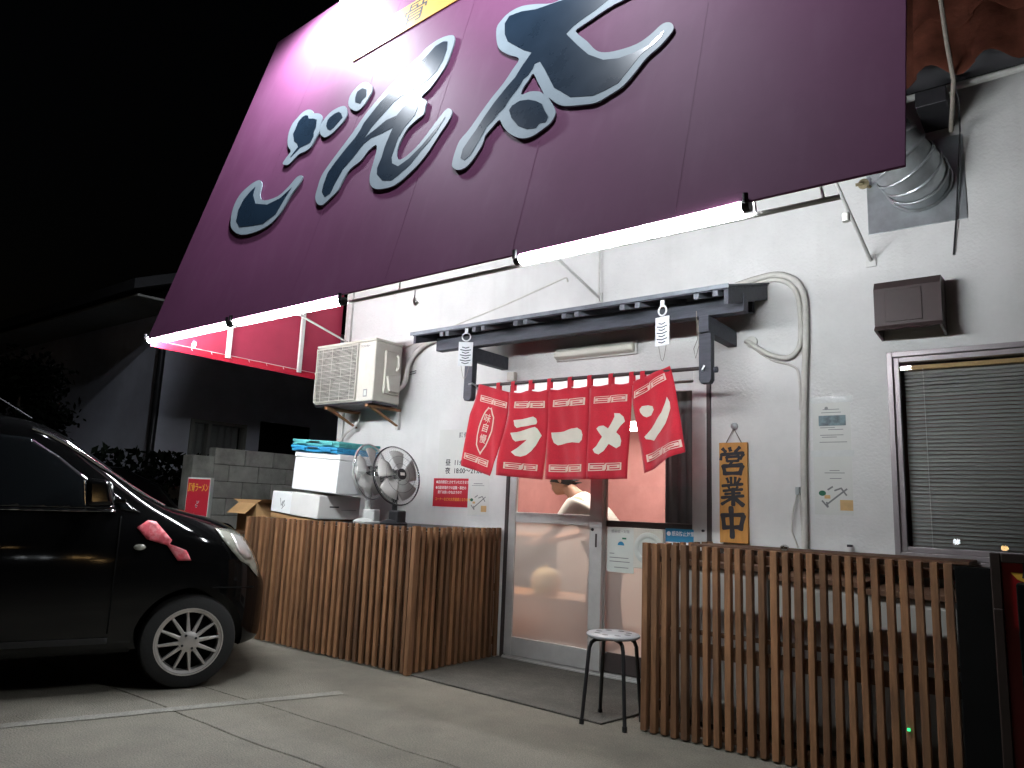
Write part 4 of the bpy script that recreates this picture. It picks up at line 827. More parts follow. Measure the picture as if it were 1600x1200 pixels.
brush('brush_character', PU([(128,296,164,334,22),(195,288,206,326,22),(292,286,244,334,20),(124,345,114,404,18),(122,352,326,340,20),(324,346,288,396,20),(168,372,174,416,17),(166,376,288,370,17),(288,372,270,416,17),(172,413,274,410,15),(220,412,200,446,18),(138,448,156,534,25),(134,458,316,446,24),(314,448,284,534,27),(150,522,288,518,22)]), pq, WY-.034)
brush('brush_character', PU([(206,552,210,622,17),(246,552,242,622,17),(168,560,186,606,17),(290,562,262,610,17),(126,632,314,614,17),(184,636,196,664,15),(268,634,250,660,15),(136,676,312,660,16),(150,704,292,692,15),(120,736,322,716,18),(226,650,226,806,24),(216,738,118,796,18),(236,736,322,804,26)]), pq, WY-.034)
brush('brush_character', PU([(128,876,144,1014,27),(122,892,322,880,25),(316,882,286,1016,29),(144,996,290,988,24),(204,816,216,1086,30)]), pq, WY-.034)
MB().tube([(-1.905, WY-.02, 1.70), (-1.852, WY-.02, 1.80), (-1.80, WY-.02, 1.70)], .004, 6).build('cord', 'rope', pq)
MB().lathe([(.022,0),(.026,.006),(.022,.02),(.008,.028)], 14, (-1.852, WY-.001, 1.815), 'y').build('hook', 'galv', pq, smooth=True)

def notice(name, x0, x1, z0, z1, m, label, y=WY, t=.0025, skew=0.0):
    o = MB().hexa([(x0,y-t,z0),(x1,y-t,z0+skew),(x1,y-.0008,z0+skew),(x0,y-.0008,z0),(x0,y-t,z1),(x1,y-t,z1+skew),(x1,y-.0008,z1+skew),(x0,y-.0008,z1)]).build(name, m)
    return tag(o, label, 'notice')
def strip(par, x0, x1, z0, z1, m, y, name='print'): return MB().box(x0, x1, y-.0008, y, z0, z1).build(name, m, par)
# opening hours sheet
hp_ = notice('hours_notice', -4.615, -3.97, 1.44, 1.876, 'paper', 'white opening hours sheet partly behind the red curtain', t=.002)
y = WY-.0022
text('print', '昼', .062, 'ink', wallp(-4.525, y, 1.575), hp_, align='LEFT', off=.0008); text('print', '11:00～14:00', .062, 'ink', wallp(-4.425, y, 1.575), hp_, align='LEFT', off=.0008)
text('print', '夜', .062, 'ink', wallp(-4.525, y, 1.502), hp_, align='LEFT', off=.0008); text('print', '18:00～21:00', .062, 'ink', wallp(-4.425, y, 1.502), hp_, align='LEFT', off=.0008)
text('print', '豚', .05, 'ink_grey', wallp(-4.355, y, 1.82), hp_, off=.001); text('print', '骨', .05, 'ink_grey', wallp(-4.30, y, 1.82), hp_, off=.001)
sc = .085; mlog = Matrix.Translation((-4.30 + 5.2*sc, y-.0004, 1.69 - 2.0*sc)) @ plane((0,0,0), (1,0,0), (0,0,1)) @ Matrix.Diagonal((sc, sc, sc, 1))
for g_ in (GO_O, N_O, TA_O): flat('print_logo', g_[:4] if g_ is GO_O else g_[:1], 'ink', mlog, hp_)
rn = notice('red_notice', -4.655, -4.243, 1.186, 1.437, 'paper_red', 'red notice with white and yellow lines below the opening hours', t=.004)
y = WY-.0043
for s_, z, mm, x in (('●店内禁煙とさせていただきます', 1.402, 'ink_white', -4.625), ('●当駐車場内での盗難・事故の', 1.352, 'ink_white', -4.628), ('責任は負いかねますので', 1.312, 'ink_white', -4.600), ('コーナーなどの大変迷惑となります', 1.250, 'ink_yellow', -4.628)):
    text('print', s_, .031, mm, wallp(x, y, z), rn, align='LEFT', xs=.85, off=.0003)
def map_prints(par, x0, z0, w, h, y, big=1.0):
    def q(u, v): return (x0+u*w, z0+v*h)
    def seg(a, b, t, m):
        a = Vector(q(*a)); b = Vector(q(*b)); d = (b-a).normalized(); n_ = Vector((-d.y, d.x))*t
        MB().prism([(p.x, y, p.y) for p in (a-n_, b-n_, b+n_, a+n_)], (0,-.0006,0)).build('map_road', m, par)
    for a, b in (((.12,.30),(.30,.10)), ((.30,.10),(.26,.26)), ((.28,.20),(.88,.66)), ((.50,.60),(.72,.68)), ((.70,.68),(.86,.46)), ((.30,.62),(.46,.72))): seg(a, b, .005*big, 'ink_grey')
    c = Vector(q(.14,.52)); MB().prism([(c.x+.022*big*math.cos(k*math.pi/8), y, c.y+.017*big*math.sin(k*math.pi/8)) for k in range(16)], (0,-.0007,0)).build('map_mark', 'ink_green', par)
    a = q(.66,.02); MB().box(a[0], a[0]+.075*big, y-.0008, y, a[1], a[1]+.065*big).build('map_mark', 'ink_tan', par)
    a = q(.20,.36); MB().box(a[0], a[0]+.035*big, y-.0008, y, a[1], a[1]+.022*big).build('map_mark', 'ink_tan', par)
mp_ = notice('map_notice', -4.235, -4.005, 1.125, 1.438, 'paper', 'white sheet with a road map right of the red notice', t=.003)
map_prints(mp_, -4.225, 1.15, .21, .20, WY-.0032, .8)
strip(mp_, -4.18, -4.08, 1.39, 1.396, 'ink_grey', WY-.0032); strip(mp_, -4.20, -4.06, 1.375, 1.379, 'ink_grey', WY-.0032)
strip(mp_, -4.24, -4.0, 1.115, 1.127, 'tape_glint', WY-.0035, 'plastic_edge')
# notice on the right part of the wall
rp = notice('info_notice', -1.335, -1.105, 1.235, 1.955, 'paper', 'long white sheet with landscape photo and map beside the window', t=.002)
y = WY-.0022
MB().box(-1.297, -1.133, y-.0008, y, 1.797, 1.863).build('photo', 'photo_print', rp)
for x0, x1, z in ((-1.27,-1.17,1.90),(-1.28,-1.16,1.88),(-1.29,-1.20,1.783),(-1.24,-1.15,1.77),(-1.29,-1.15,1.735),(-1.28,-1.19,1.722),(-1.295,-1.13,1.69),(-1.24,-1.18,1.51),(-1.27,-1.15,1.495),(-1.24,-1.17,1.46)): strip(rp, x0, x1, z, z+.004, 'ink_grey', y)
MB().lathe([(.011,0),(.011,.0008)], 14, (-1.248, y, 1.91), 'y').build('print', 'ink_grey', rp)
map_prints(rp, -1.315, 1.26, .20, .21, y, 1.0)
for z0, z1 in ((1.945, 1.985), (1.60, 1.64)): MB().box(-1.35, -1.09, y-.0016, y-.0009, z0, z1).build('tape', 'tape_glint', rp)
ht = tag(MB().box(-1.142, -1.112, 4.90, 4.93, 1.045, 1.06).build('window_latch', 'steel_dark', None, bevel=.002), 'tiny dark metal latch on the ledge left of the window', 'latch')
# notices on the right door
yd = WY+.038
dn = notice('door_notice', -2.865, -2.636, .757, 1.086, 'paper_dull', 'pale notice with a blue half circle on the right door', y=yd)
y = yd-.0027
text('print', '感染症・対策', .026, 'ink_grey', wallp(-2.75, y, 1.055), dn)
c = Vector((-2.745, .955)); MB().prism([(c.x+.028*math.cos(k*math.pi/12), y, c.y+.028*math.sin(k*math.pi/12)) for k in range(13)], (0,-.0007,0)).build('print_half_disc', 'ink_blue', dn)
MB().box(-2.735, -2.70, y-.0007, y, 1.0, 1.012).build('print', 'ink_green', dn)
for x0, x1, z in ((-2.84,-2.80,.89),(-2.84,-2.68,.86),(-2.84,-2.67,.832),(-2.80,-2.68,.79)): strip(dn, x0, x1, z, z+.006, 'ink_grey', y)
vn = thing('door_vent', 'square cream ventilator with round dial in the right door', 'ventilator', (-2.51, yd, .82))
MB().box(-2.632, -2.392, yd-.022, yd-.001, .80, 1.088).build('frame', 'ac_cream', vn, bevel=.006)
MB().lathe([(.02,0),(.075,.002),(.08,.008),(.098,.012),(.112,.008),(.116,0)], 32, (-2.51, yd-.0222, .945), 'y').build('dial', 'paper_dull', vn, smooth=True)
bs = notice('blue_sticker', -2.384, -2.158, .985, 1.098, 'ink_blue', 'blue sticker with white lettering on the right door', y=yd)
text('print', '感染防止対策', .036, 'ink_white', wallp(-2.25, yd-.0027, 1.062), bs, xs=.8, off=.0004)
MB().lathe([(.016,0),(.016,.0008)], 16, (-2.358, yd-.0026, 1.062), 'y').build('print', 'ink_white', bs)
strip(bs, -2.38, -2.162, .988, 1.005, 'ink_white', yd-.0027)

# ================================================================== SLATTED SCREENS
slat_proto = {}
def slat(par, p, rz, h, w=.034, d=.028, m='slat_wood', nm='slat'):
    key = (round(h,3), w, d, m)
    if key not in slat_proto:
        o = MB().box(-w/2, w/2, -d/2, d/2, 0, h).build(nm, m, par, bevel=.002, seg=1); slat_proto[key] = o
    else:
        o = slat_proto[key].copy(); COL.objects.link(o); o.parent = par; o.name = nm
    o.matrix_parent_inverse = wm(par).inverted(); o.location = p; o.scale = (random.uniform(.90,1.08), 1, 1); o.rotation_euler = (R(random.uniform(-.25,.25)), R(random.uniform(-.3,.3)), rz)
    return o
random.seed(11)
FL = thing('slatted_screen', 'brown slatted wooden screen left of the doorway, behind the car', 'screen', (-4.9, 3.93, 0), 'slatted wooden screens by the entrance')
n = 29
for i in range(n):
    x = -5.94 + (5.94-3.90)*i/(n-1); slat(FL, (x, 3.93 + random.uniform(-.002,.002), .012 + random.uniform(0,.006)), 0, 1.018)
slat(FL, (-3.858, 3.94, .004), 0, 1.038, .042, .052)
n = 14
for i in range(n):
    y = 4.01 + (4.915-4.01)*i/(n-1); slat(FL, (-3.853 + random.uniform(-.002,.002), y, .012 + random.uniform(0,.006)), R(90), 1.018)
for z in (.10, .52, .92):
    MB().box(-5.95, -3.885, 3.946, 3.976, z, z+.06).build('rail', 'rail_wood', FL, bevel=.003)
    MB().box(-3.899, -3.869, 3.98, 4.93, z, z+.06).build('rail', 'rail_wood', FL, bevel=.003)
MB().box(-5.95, -3.90, 3.978, 3.990, .01, 1.0).build('backing_board', 'rail_wood', FL)
MB().box(-3.916, -3.904, 3.992, 4.94, .01, 1.0).build('backing_board', 'rail_wood', FL)
MB().box(-6.0, -3.90, 3.991, 4.94, 1.003, 1.022).build('top_board', 'steel_dark', FL, bevel=.003)

FR = thing('slatted_screen', 'brown slatted wooden screen with open gaps right of the doorway', 'screen', (-1.25, 3.95, 0), 'slatted wooden screens by the entrance')
n = 26
for i in range(n):
    x = -2.012 + (2.012-.492)*i/(n-1); slat(FR, (x, 3.955 + random.uniform(-.003,.003), .006 + random.uniform(0,.004)), 0, 1.022, .033, .042)
for z, h in ((.03,.045), (.44,.07), (.555,.022), (.955,.045)):
    MB().box(-2.03, -.47, 3.98, 4.012, z, z+h).build('rail', 'rail_wood', FR, bevel=.003)
for i in range(9):
    y = 4.05 + .87*i/8; slat(FR, (-2.02, y, .008), R(90), 1.018, .034, .03)
for z in (.10, .92): MB().box(-2.003, -1.975, 4.03, 4.935, z, z+.05).build('rail', 'rail_wood', FR)
MB().box(-2.0, -.47, 4.55, 4.93, 1.0, 1.016).build('top_board', 'rail_wood', FR, bevel=.002)
MB().lathe([(.012,0),(.022,.008),(.022,.02),(.008,.03)], 12, (-1.2525,4.05,1.0347), 'z').build('knob', 'chrome', FR, smooth=True)
# pale cabinets standing behind the right screen
for i, (x0, x1, h, lb) in enumerate(((-1.96, -1.42, .90, 'pale metal cabinet behind the right screen, nearest the door'), (-1.40, -.92, .86, 'pale metal cabinet behind the right screen, middle'), (-.90, -.50, .83, 'pale metal cabinet behind the right screen, farthest from the door'))):
    cbn = thing('metal_cabinet', lb, 'cabinet', ((x0+x1)/2, 4.5, 0), 'pale cabinets behind the right screen')
    MB().box(x0, x1, 4.26, 4.85, .03, h).build('body', 'cabinet_grey', cbn, bevel=.008)
    MB().box(x0+.02, x1-.02, 4.245, 4.2595, .10, h-.04).build('door', 'cabinet_grey', cbn, bevel=.004)
    MB().box(x0+.04, x0+.055, 4.232, 4.2445, h*.5, h*.5+.12).build('handle', 'steel_dark', cbn)
    MB().box(x0-.005, x1+.005, 4.235, 4.86, h+.0005, h+.03).build('lid', 'rail_wood', cbn, bevel=.003)
    MB().box(x0+.03, x1-.03, 4.28, 4.82, .001, .0295).build('plinth', 'steel_dark', cbn)
ledt = tag(MB().box(-0.68-.006, -0.68+.006, 3.925, 3.9325, 0.282-.006, 0.282+.006).build('indicator_light', 'led_green'), 'tiny green indicator light low on the right screen', 'indicator')
# black board beside the right screen and the framed red sign
bb = thing('black_board', 'tall black board standing at the right end of the slatted screen', 'board', (-.38, 3.9, 0))
MB().box(-.462, -.18, 3.90, 3.93, .012, 1.02).build('panel', 'black_board', bb, bevel=.004)
MB().box(-.462, -.18, 3.931, 3.96, .012, .06).build('foot', 'black_board', bb); MB().box(-.462, -.18, 3.931, 3.96, .94, 1.0).build('stiffener', 'black_board', bb)
MB().box(-.2, -.17, 3.3, 3.899, .012, 1.0).build('side_panel', 'black_board', bb, bevel=.004)
rs = thing('framed_sign', 'red menu sign in a dark wooden frame at the right edge', 'sign', (.05, 3.42, 0))
rx0, rz0, rz1 = -.283, .30, 1.104
for q in ((rx0, rx0+.035, rz0, rz1), (.355, .39, rz0, rz1), (rx0+.035, .355, rz1-.035, rz1), (rx0+.035, .355, rz0, rz0+.035)):
    MB().box(q[0], q[1], 3.39, 3.43, q[2], q[3]).build('frame', 'sign_frame', rs, bevel=.004)
MB().box(rx0+.034, .356, 3.405, 3.42, rz0+.034, rz1-.034).build('panel', 'sign_red', rs)
flat('print', [[(-.22,1.035),(-.17,1.035),(-.15,1.02),(.02,1.03),(.10,1.04),(.10,1.075),(-.02,1.055),(-.1,1.0),(-.16,.995),(-.2,1.01)]], 'ink_yellow', plane((0,3.4035,0),(1,0,0),(0,0,1)), rs, ext=.0006)
text('print', '豚骨ラーメン', .062, 'ink', wallp(.0, 3.4015, 1.04), rs, off=.001)
for x in (rx0+.02, .37):
    MB().box(x-.016, x+.016, 3.36, 3.389, .001, .9).build('leg', 'sign_frame', rs, bevel=.003); MB().bar((x, 3.44, .9), (x, 3.75, .012), .025, .03).build('leg', 'sign_frame', rs)

# ================================================================== STOOL
st = thing('round_stool', 'grey round stool with black tube legs before the door', 'stool', (-2.28, 4.10, 0))
sx, sy, sz = [-2.229,3.971,0.487]
sx, sy = sx, sy
MB().lathe([(.02,sz-.012),(.148,sz-.012),(.158,sz-.004),(.158,sz+.004),(.150,sz+.010),(.02,sz+.011)], 32, (sx, sy, 0)).build('seat', 'seat_pad', st, smooth=True)
for k in range(8):
    a = k*math.pi/4; c = Vector((sx+.095*math.cos(a), sy+.095*math.sin(a), sz+.0108))
    MB().prism([c+Vector((.020*math.cos(i*math.pi/5), .014*math.sin(i*math.pi/5), 0)) for i in range(10)], (0,0,.0008)).build('seat_hole', 'black_plastic', st)
for k in range(4):
    a = R(52) + k*math.pi/2; dx, dy = math.cos(a), math.sin(a)
    MB().tube([(sx+dx*.03, sy+dy*.03, sz-.022), (sx+dx*.11, sy+dy*.11, sz-.024), (sx+dx*.135, sy+dy*.135, sz-.04), (sx+dx*.148, sy+dy*.148, sz-.07), (sx+dx*.185, sy+dy*.185, .012)], .0115, 10).build('leg', 'black_plastic', st, smooth=True)
    MB().tube([(sx+dx*.184, sy+dy*.184, .03), (sx+dx*.1855, sy+dy*.1855, .0005)], .0145, 10).build('foot', 'rubber', st, smooth=True)
st.location = (0,0,0)
for c in st.children: c.matrix_parent_inverse = Matrix.Identity(4)

# ================================================================== FANS
def fan(loc, rz, tilt, rad, label, mpost, mrim, hh):
    t = thing('electric_fan', label, 'fan', (0,0,0), 'electric fans on the left screen')
    MB().lathe([(.11,.0),(.115,.015),(.09,.035),(.03,.05)], 20).build('base', mpost, t, smooth=True)
    MB().tube([(0,0,.03),(0,.0,hh*.55)], [.026,.02], 12).build('stand', mpost, t, smooth=True)
    MB().tube([(0,0,hh*.5),(0,.03,hh*.8),(0,.05,hh)], [.03,.026,.03], 10).build('neck', mpost, t, smooth=True)
    hd = Matrix.Translation((0,.0,hh)) @ Matrix.Rotation(tilt, 4, 'X')
    def h(m_, name, mt, sm=True):
        o = m_.build(name, mt, t, smooth=sm); o.data.transform(hd); return o
    h(MB().lathe([(.03,-.16),(.065,-.14),(.07,-.05),(.05,-.03)], 18, (0,0,0), 'y'), 'motor', mpost)
    fb = None
    for k in range(5):
        v = []
        for i in range(8):
            u = i/7; 
            for r_, tw in ((.045, .9), (rad*.5, 1.0), (rad*.86, .75)):
                a = k*2*math.pi/5 + (u-.5)*tw*1.15 + (r_/rad)*.35; v.append((r_*math.cos(a), -.015-.05*(u-.5)*(1.3-r_/rad), r_*math.sin(a)))
        o = h(MB().add(v, [(3*i+j, 3*i+j+1, 3*i+j+4, 3*i+j+3) for i in range(7) for j in range(2)]), 'blade', 'fan_blade', 'all')
        sm = o.modifiers.new('s', 'SOLIDIFY'); sm.thickness = .003
    h(MB().lathe([(.02,.03),(.05,.025),(.05,-.01)], 18, (0,0,0), 'y'), 'hub', 'black_plastic')
    def circle(r_, y_, w_, nm, mt, n_=48): 
        h(MB().tube([(r_*math.cos(2*math.pi*i/n_), y_, r_*math.sin(2*math.pi*i/n_)) for i in range(n_+1)], w_, 6, False), nm, mt)
    circle(rad, 0, .0055, 'rim', mrim); circle(rad*.985, -.012, .003, 'rim', 'chrome'); circle(rad*.62, -.055, .0012, 'guard_ring', mrim); circle(rad*.36, -.062, .0012, 'guard_ring', mrim)
    g = MB(); g2 = MB(); nw = 64
    for i in range(nw):
        a = 2*math.pi*i/nw; c, s_ = math.cos(a), math.sin(a); a2 = a + .25; c2, s2 = math.cos(a2), math.sin(a2)
        g.tube([(rad*.18*c, -.066, rad*.18*s_), (rad*.6*math.cos(a+.08), -.056, rad*.6*math.sin(a+.08)), (rad*.9*math.cos(a+.2), -.03, rad*.9*math.sin(a+.2)), (rad*c2, 0, rad*s2)], .0009, 4, False)
        g2.tube([(rad*.18*c, .06, rad*.18*s_), (rad*.7*c, .05, rad*.7*s_), (rad*c, .0, rad*s_)], .0009, 4, False)
    h(g, 'front_guard', 'fan_grey', False); h(g2, 'rear_guard', 'fan_grey', False)
    h(MB().lathe([(rad*.19,.064),(rad*.19,.070),(.02,.074)], 24, (0,0,0), 'y'), 'badge', 'black_plastic')
    h(MB().box(-.022,.022,-.0765,-.0742,-.012,.012), 'badge_print', 'ink_white', False)
    MB().box(-.045,.045,-.10,.02,.02,.12).build('control_box', mpost, t, bevel=.012)
    t.location = loc; t.rotation_euler = (0,0,rz); return t
fan((-4.47, 4.30, 1.022), R(86), R(-12), .245, 'electric fan with dark rim and black stand, nearer of the two', 'black_plastic', 'black_plastic', .40)
fan((-4.76, 4.27, 1.022), R(102), R(-8), .235, 'electric fan with pale grey stand behind the dark rimmed fan', 'fan_grey', 'fan_grey', .43)

# ================================================================== BOXES on the left screen's top
TL_ = R(3.6)
def rbox(name, x, y, z, w, d, h, m, label, cat='box', rz=0, ry=TL_, bev=.008, parts=None):
    t = thing(name, label, cat, (0,0,0))
    MB().box(0, w, 0, d, 0, h).build('body', m, t, bevel=bev)
    if parts: parts(t, w, d, h)
    t.location = (x, y, z); t.rotation_euler = (0, ry, rz); return t
def foam_lid(t, w, d, h):
    MB().box(-.004, w+.004, -.004, d+.004, h+.001, h+.05).build('lid', 'styrofoam', t, bevel=.008)
def carton_tape(t, w, d, h):
    MB().box(.0, w, d*.45, d*.55, h+.0005, h+.0015).build('tape', 'ink_tan', t)
    MB().box(w+.0005, w+.0012, .12, .22, h*.5, h*.56).build('print', 'ink', t); MB().box(w+.0005, w+.0012, .25, .42, h*.40, h*.42).build('print', 'ink_grey', t)
def scribble(t, w, d, h):
    p = [(w*.45,-.001,h*.70),(w*.52,-.001,h*.35),(w*.60,-.001,h*.6),(w*.58,-.001,h*.3),(w*.66,-.001,h*.62),(w*.70,-.001,h*.4),(w*.56,-.001,h*.2)]
    MB().tube(p, .0022, 5).build('scribble', 'ink', t)
rbox('cardboard_box', -5.87, 4.10, 1.032, .32, .40, .045, 'cardboard', 'flat brown carton under the scribbled white box', parts=None)
rbox('white_box', -5.875, 4.10, 1.084, .325, .40, .185, 'styrofoam', 'small white foam box with a black scribble on its front', parts=scribble, rz=R(-4))
rbox('cardboard_box', -5.52, 4.06, 1.022, .34, .42, .035, 'cardboard', 'flat brown carton under the plain white carton', parts=None)
rbox('white_box', -5.515, 4.045, 1.062, .385, .46, .20, 'carton_white', 'white carton with small print on its side', parts=carton_tape)
rbox('foam_box', -5.58, 4.09, 1.292, .61, .42, .285, 'styrofoam', 'large white foam box stacked on the smaller white boxes', parts=foam_lid)
def crate(x, y, z, m, label):
    t = thing('folded_crate', label, 'crate', (0,0,0), 'folded plastic crates on the foam box'); w, d, h = .63, .46, .052
    MB().box(0, w, 0, d, 0, h*.55).build('base', m, t, bevel=.006)
    MB().box(-.008, w+.008, -.008, d+.008, h*.551, h).build('rim', m, t, bevel=.006)
    for xx in (.07, .42): MB().box(xx, xx+.14, -.016, -.0085, h*.25, h*.9).build('rib', m, t, bevel=.003)
    MB().box(.24, .38, -.012, -.0085, h*.6, h*.85).build('hand_hole', 'black_plastic', t)
    for k in range(5): MB().box(w+.0085, w+.013, .06+.08*k, .10+.08*k, h*.3, h*.8).build('rib', m, t)
    t.location = (x, y, z); t.rotation_euler = (0, TL_, 0)
crate(-5.60, 4.07, 1.630, 'crate_blue', 'blue folded plastic crate on the large foam box')
crate(-5.595, 4.08, 1.684, 'crate_teal', 'teal folded plastic crate on top of the blue one')
oc = thing('open_carton', 'open brown cardboard box with raised flaps behind the car', 'box', (0,0,0))
w, d, h = .38, .34, .26
for q in ((0,.006,0,d),(w-.006,w,0,d),(.006,w-.006,0,.006),(.006,w-.006,d-.006,d)): MB().box(q[0],q[1],q[2],q[3],0,h).build('side', 'cardboard', oc)
MB().box(.006,w-.006,.006,d-.006,0,.006).build('bottom','cardboard',oc)
MB().hexa([(0,0,h),(w,0,h),(w,.005,h),(0,.005,h),(0,-.11,h-.10),(w,-.11,h-.10),(w,-.105,h-.10),(0,-.105,h-.10)]).build('flap','cardboard',oc)
MB().hexa([(0,d,h),(w,d,h),(w,d-.005,h),(0,d-.005,h),(0,d+.09,h+.09),(w,d+.09,h+.09),(w,d+.085,h+.09),(0,d+.085,h+.09)]).build('flap','cardboard',oc)
MB().hexa([(0,0,h),(0,d,h),(.005,d,h),(.005,0,h),(-.13,0,h+.03),(-.13,d,h+.03),(-.125,d,h+.03),(-.125,0,h+.03)]).build('flap','cardboard',oc)
MB().hexa([(w,0,h),(w,d,h),(w-.005,d,h),(w-.005,0,h),(w+.12,0,h+.035),(w+.12,d,h+.035),(w+.115,d,h+.035),(w+.115,0,h+.035)]).build('flap','cardboard',oc)
oc.location = (-6.42, 4.12, .89); oc.rotation_euler = (0, 0, R(-8))
cs = thing('carton_stand', 'low grey shelf carrying the open cardboard box', 'shelf', (-6.25, 4.3, 0))
MB().box(-6.50, -5.99, 4.05, 4.55, .855, .888).build('board', 'rail_wood', cs, bevel=.003)
for x in (-6.47, -6.02):
    for y in (4.08, 4.52): MB().box(x-.015, x+.015, y-.015, y+.015, 0.001, .854).build('leg', 'rail_wood', cs)

# ================================================================== ROOM INSIDE
def room_lamp(x, y, z, label, L_=1.2):
    t = thing('ceiling_lamp', label, 'lamp', (x, y, z), 'lit lamps inside the shop')
    MB().box(x-L_/2, x+L_/2, y-.32, y+.32, z+.012, 2.60).build('housing', 'white_metal', t, bevel=.004)
    MB().box(x-L_/2+.03, x+L_/2-.03, y-.30, y+.30, z-.03, z+.0115).build('diffuser', 'room_light', t, bevel=.01)
room_lamp(-4.52, 8.2, 2.27, 'lit lamp on the shop ceiling seen past the curtain gap')
room_lamp(-3.6, 5.55, 2.50, 'added lamp on the shop ceiling, hidden above the curtain, lighting the person')  # added lamp, out of view, so the person is lit from the front
ct = thing('shop_counter', 'low warm wooden table inside the shop behind the frosted pane', 'table', (-3.85, 5.75, .03))
MB().box(-4.35, -3.30, 5.50, 5.62, .10, .42).build('front_board', 'table_orange', ct, bevel=.006); MB().box(-4.38, -3.28, 5.46, 5.95, .421, .455).build('top', 'counter_wood', ct, bevel=.006)
for x in (-4.32, -3.34): MB().box(x-.03, x+.03, 5.64, 5.90, .031, .42).build('leg', 'counter_wood', ct)
pt = thing('yellow_pot', 'yellow pot blurred behind the frosted door pane', 'pot', (-3.74, 5.62, .455))
px_, py_ = -3.80, 5.60
MB().lathe([(.09,.456),(.125,.48),(.135,.56),(.12,.64),(.10,.655)], 24, (px_, py_, 0)).build('bowl', 'pot_yellow', pt, smooth=True)
MB().lathe([(.105,.656),(.06,.685),(.015,.69),(.02,.71)], 20, (px_, py_, 0)).build('lid', 'pot_yellow', pt, smooth=True)
dk = thing('dark_cupboard', 'dark cupboard blurred at the left behind the frosted pane', 'cupboard', (-4.6, 6.4, .03))
MB().box(-5.2, -4.30, 6.2, 6.6, .032, .92).build('body', 'hair', dk, bevel=.01); MB().box(-5.22, -4.28, 6.16, 6.62, .921, .95).build('top', 'counter_wood', dk, bevel=.004)
rc = tag(MB().box(-5.78, -3.05, 7.2, 7.25, .032, 1.06).build('low_partition', 'room_ceiling', None, bevel=.004), 'pale low partition deep inside the shop', 'partition')
pa = tag(MB().box(-2.95, -2.55, 6.9, 6.93, .032, 1.62).build('screen_partition', 'room_wall', None, bevel=.004), 'pink partition board inside behind the right door', 'partition')

# ------------------------------------------------------------------ person bending forward inside
def skinned(name, verts, edges, radii, m, parent, sub=2, root=0):
    me = bpy.data.meshes.new(name); me.from_pydata(verts, edges, []); o = bpy.data.objects.new(name, me); COL.objects.link(o)
    sk = o.modifiers.new('skin', 'SKIN'); sk.use_smooth_shade = True
    for i, d in enumerate(me.skin_vertices[0].data): d.radius = radii[i] if isinstance(radii[i], tuple) else (radii[i], radii[i]); d.use_root = (i == root)
    ss = o.modifiers.new('sub', 'SUBSURF'); ss.levels = sub; ss.render_levels = sub
    dg = bpy.context.evaluated_depsgraph_get(); dg.update()
    m2 = bpy.data.meshes.new_from_object(o.evaluated_get(dg)); bpy.data.objects.remove(o); m2.name = name
    return link(name, m2, m, parent, smooth='all')
pe = thing('person', 'person in a white shirt with short black hair bending forward inside', 'person', (-3.42, 5.95, .03))
V_ = {}
def body_part(name, chain, m):
    vs = []; es = []; rs_ = []; idx = {}
    for key, p, r_, par in chain:
        idx[key] = len(vs); vs.append(p); rs_.append(r_)
        if par is not None: es.append((idx[par], idx[key]))
    return skinned(name, vs, es, rs_, m, pe)
Y = 5.95
body = body_part('body', [('hip',(-3.36,Y,.93),(.125,.15),None),('waist',(-3.43,Y,1.03),(.12,.14),'hip'),('chest',(-3.56,Y-.01,1.165),(.135,.165),'waist'),('neckb',(-3.685,Y-.01,1.275),(.075,.085),'chest'),
 ('neck',(-3.745,Y-.015,1.335),(.05,.052),'neckb'),('skull',(-3.81,Y-.02,1.40),(.075,.07),'neck'),
 ('shL',(-3.64,Y-.17,1.21),.062,'chest'),('elL',(-3.74,Y-.24,.99),.046,'shL'),('wrL',(-3.95,Y-.16,.90),.032,'elL'),('hdL',(-4.03,Y-.12,.89),(.034,.02),'wrL'),
 ('shR',(-3.64,Y+.15,1.21),.062,'chest'),('elR',(-3.72,Y+.23,.99),.046,'shR'),('wrR',(-3.95,Y+.14,.92),.032,'elR'),('hdR',(-4.03,Y+.1,.91),(.034,.02),'wrR'),
 ('thL',(-3.37,Y-.10,.84),.09,'hip'),('knL',(-3.43,Y-.11,.48),.062,'thL'),('anL',(-3.37,Y-.11,.11),.042,'knL'),('toL',(-3.52,Y-.12,.065),.035,'anL'),
 ('thR',(-3.37,Y+.10,.84),.09,'hip'),('knR',(-3.40,Y+.11,.48),.062,'thR'),('anR',(-3.33,Y+.11,.11),.042,'knR'),('toR',(-3.48,Y+.12,.065),.035,'anR')], 'skin')
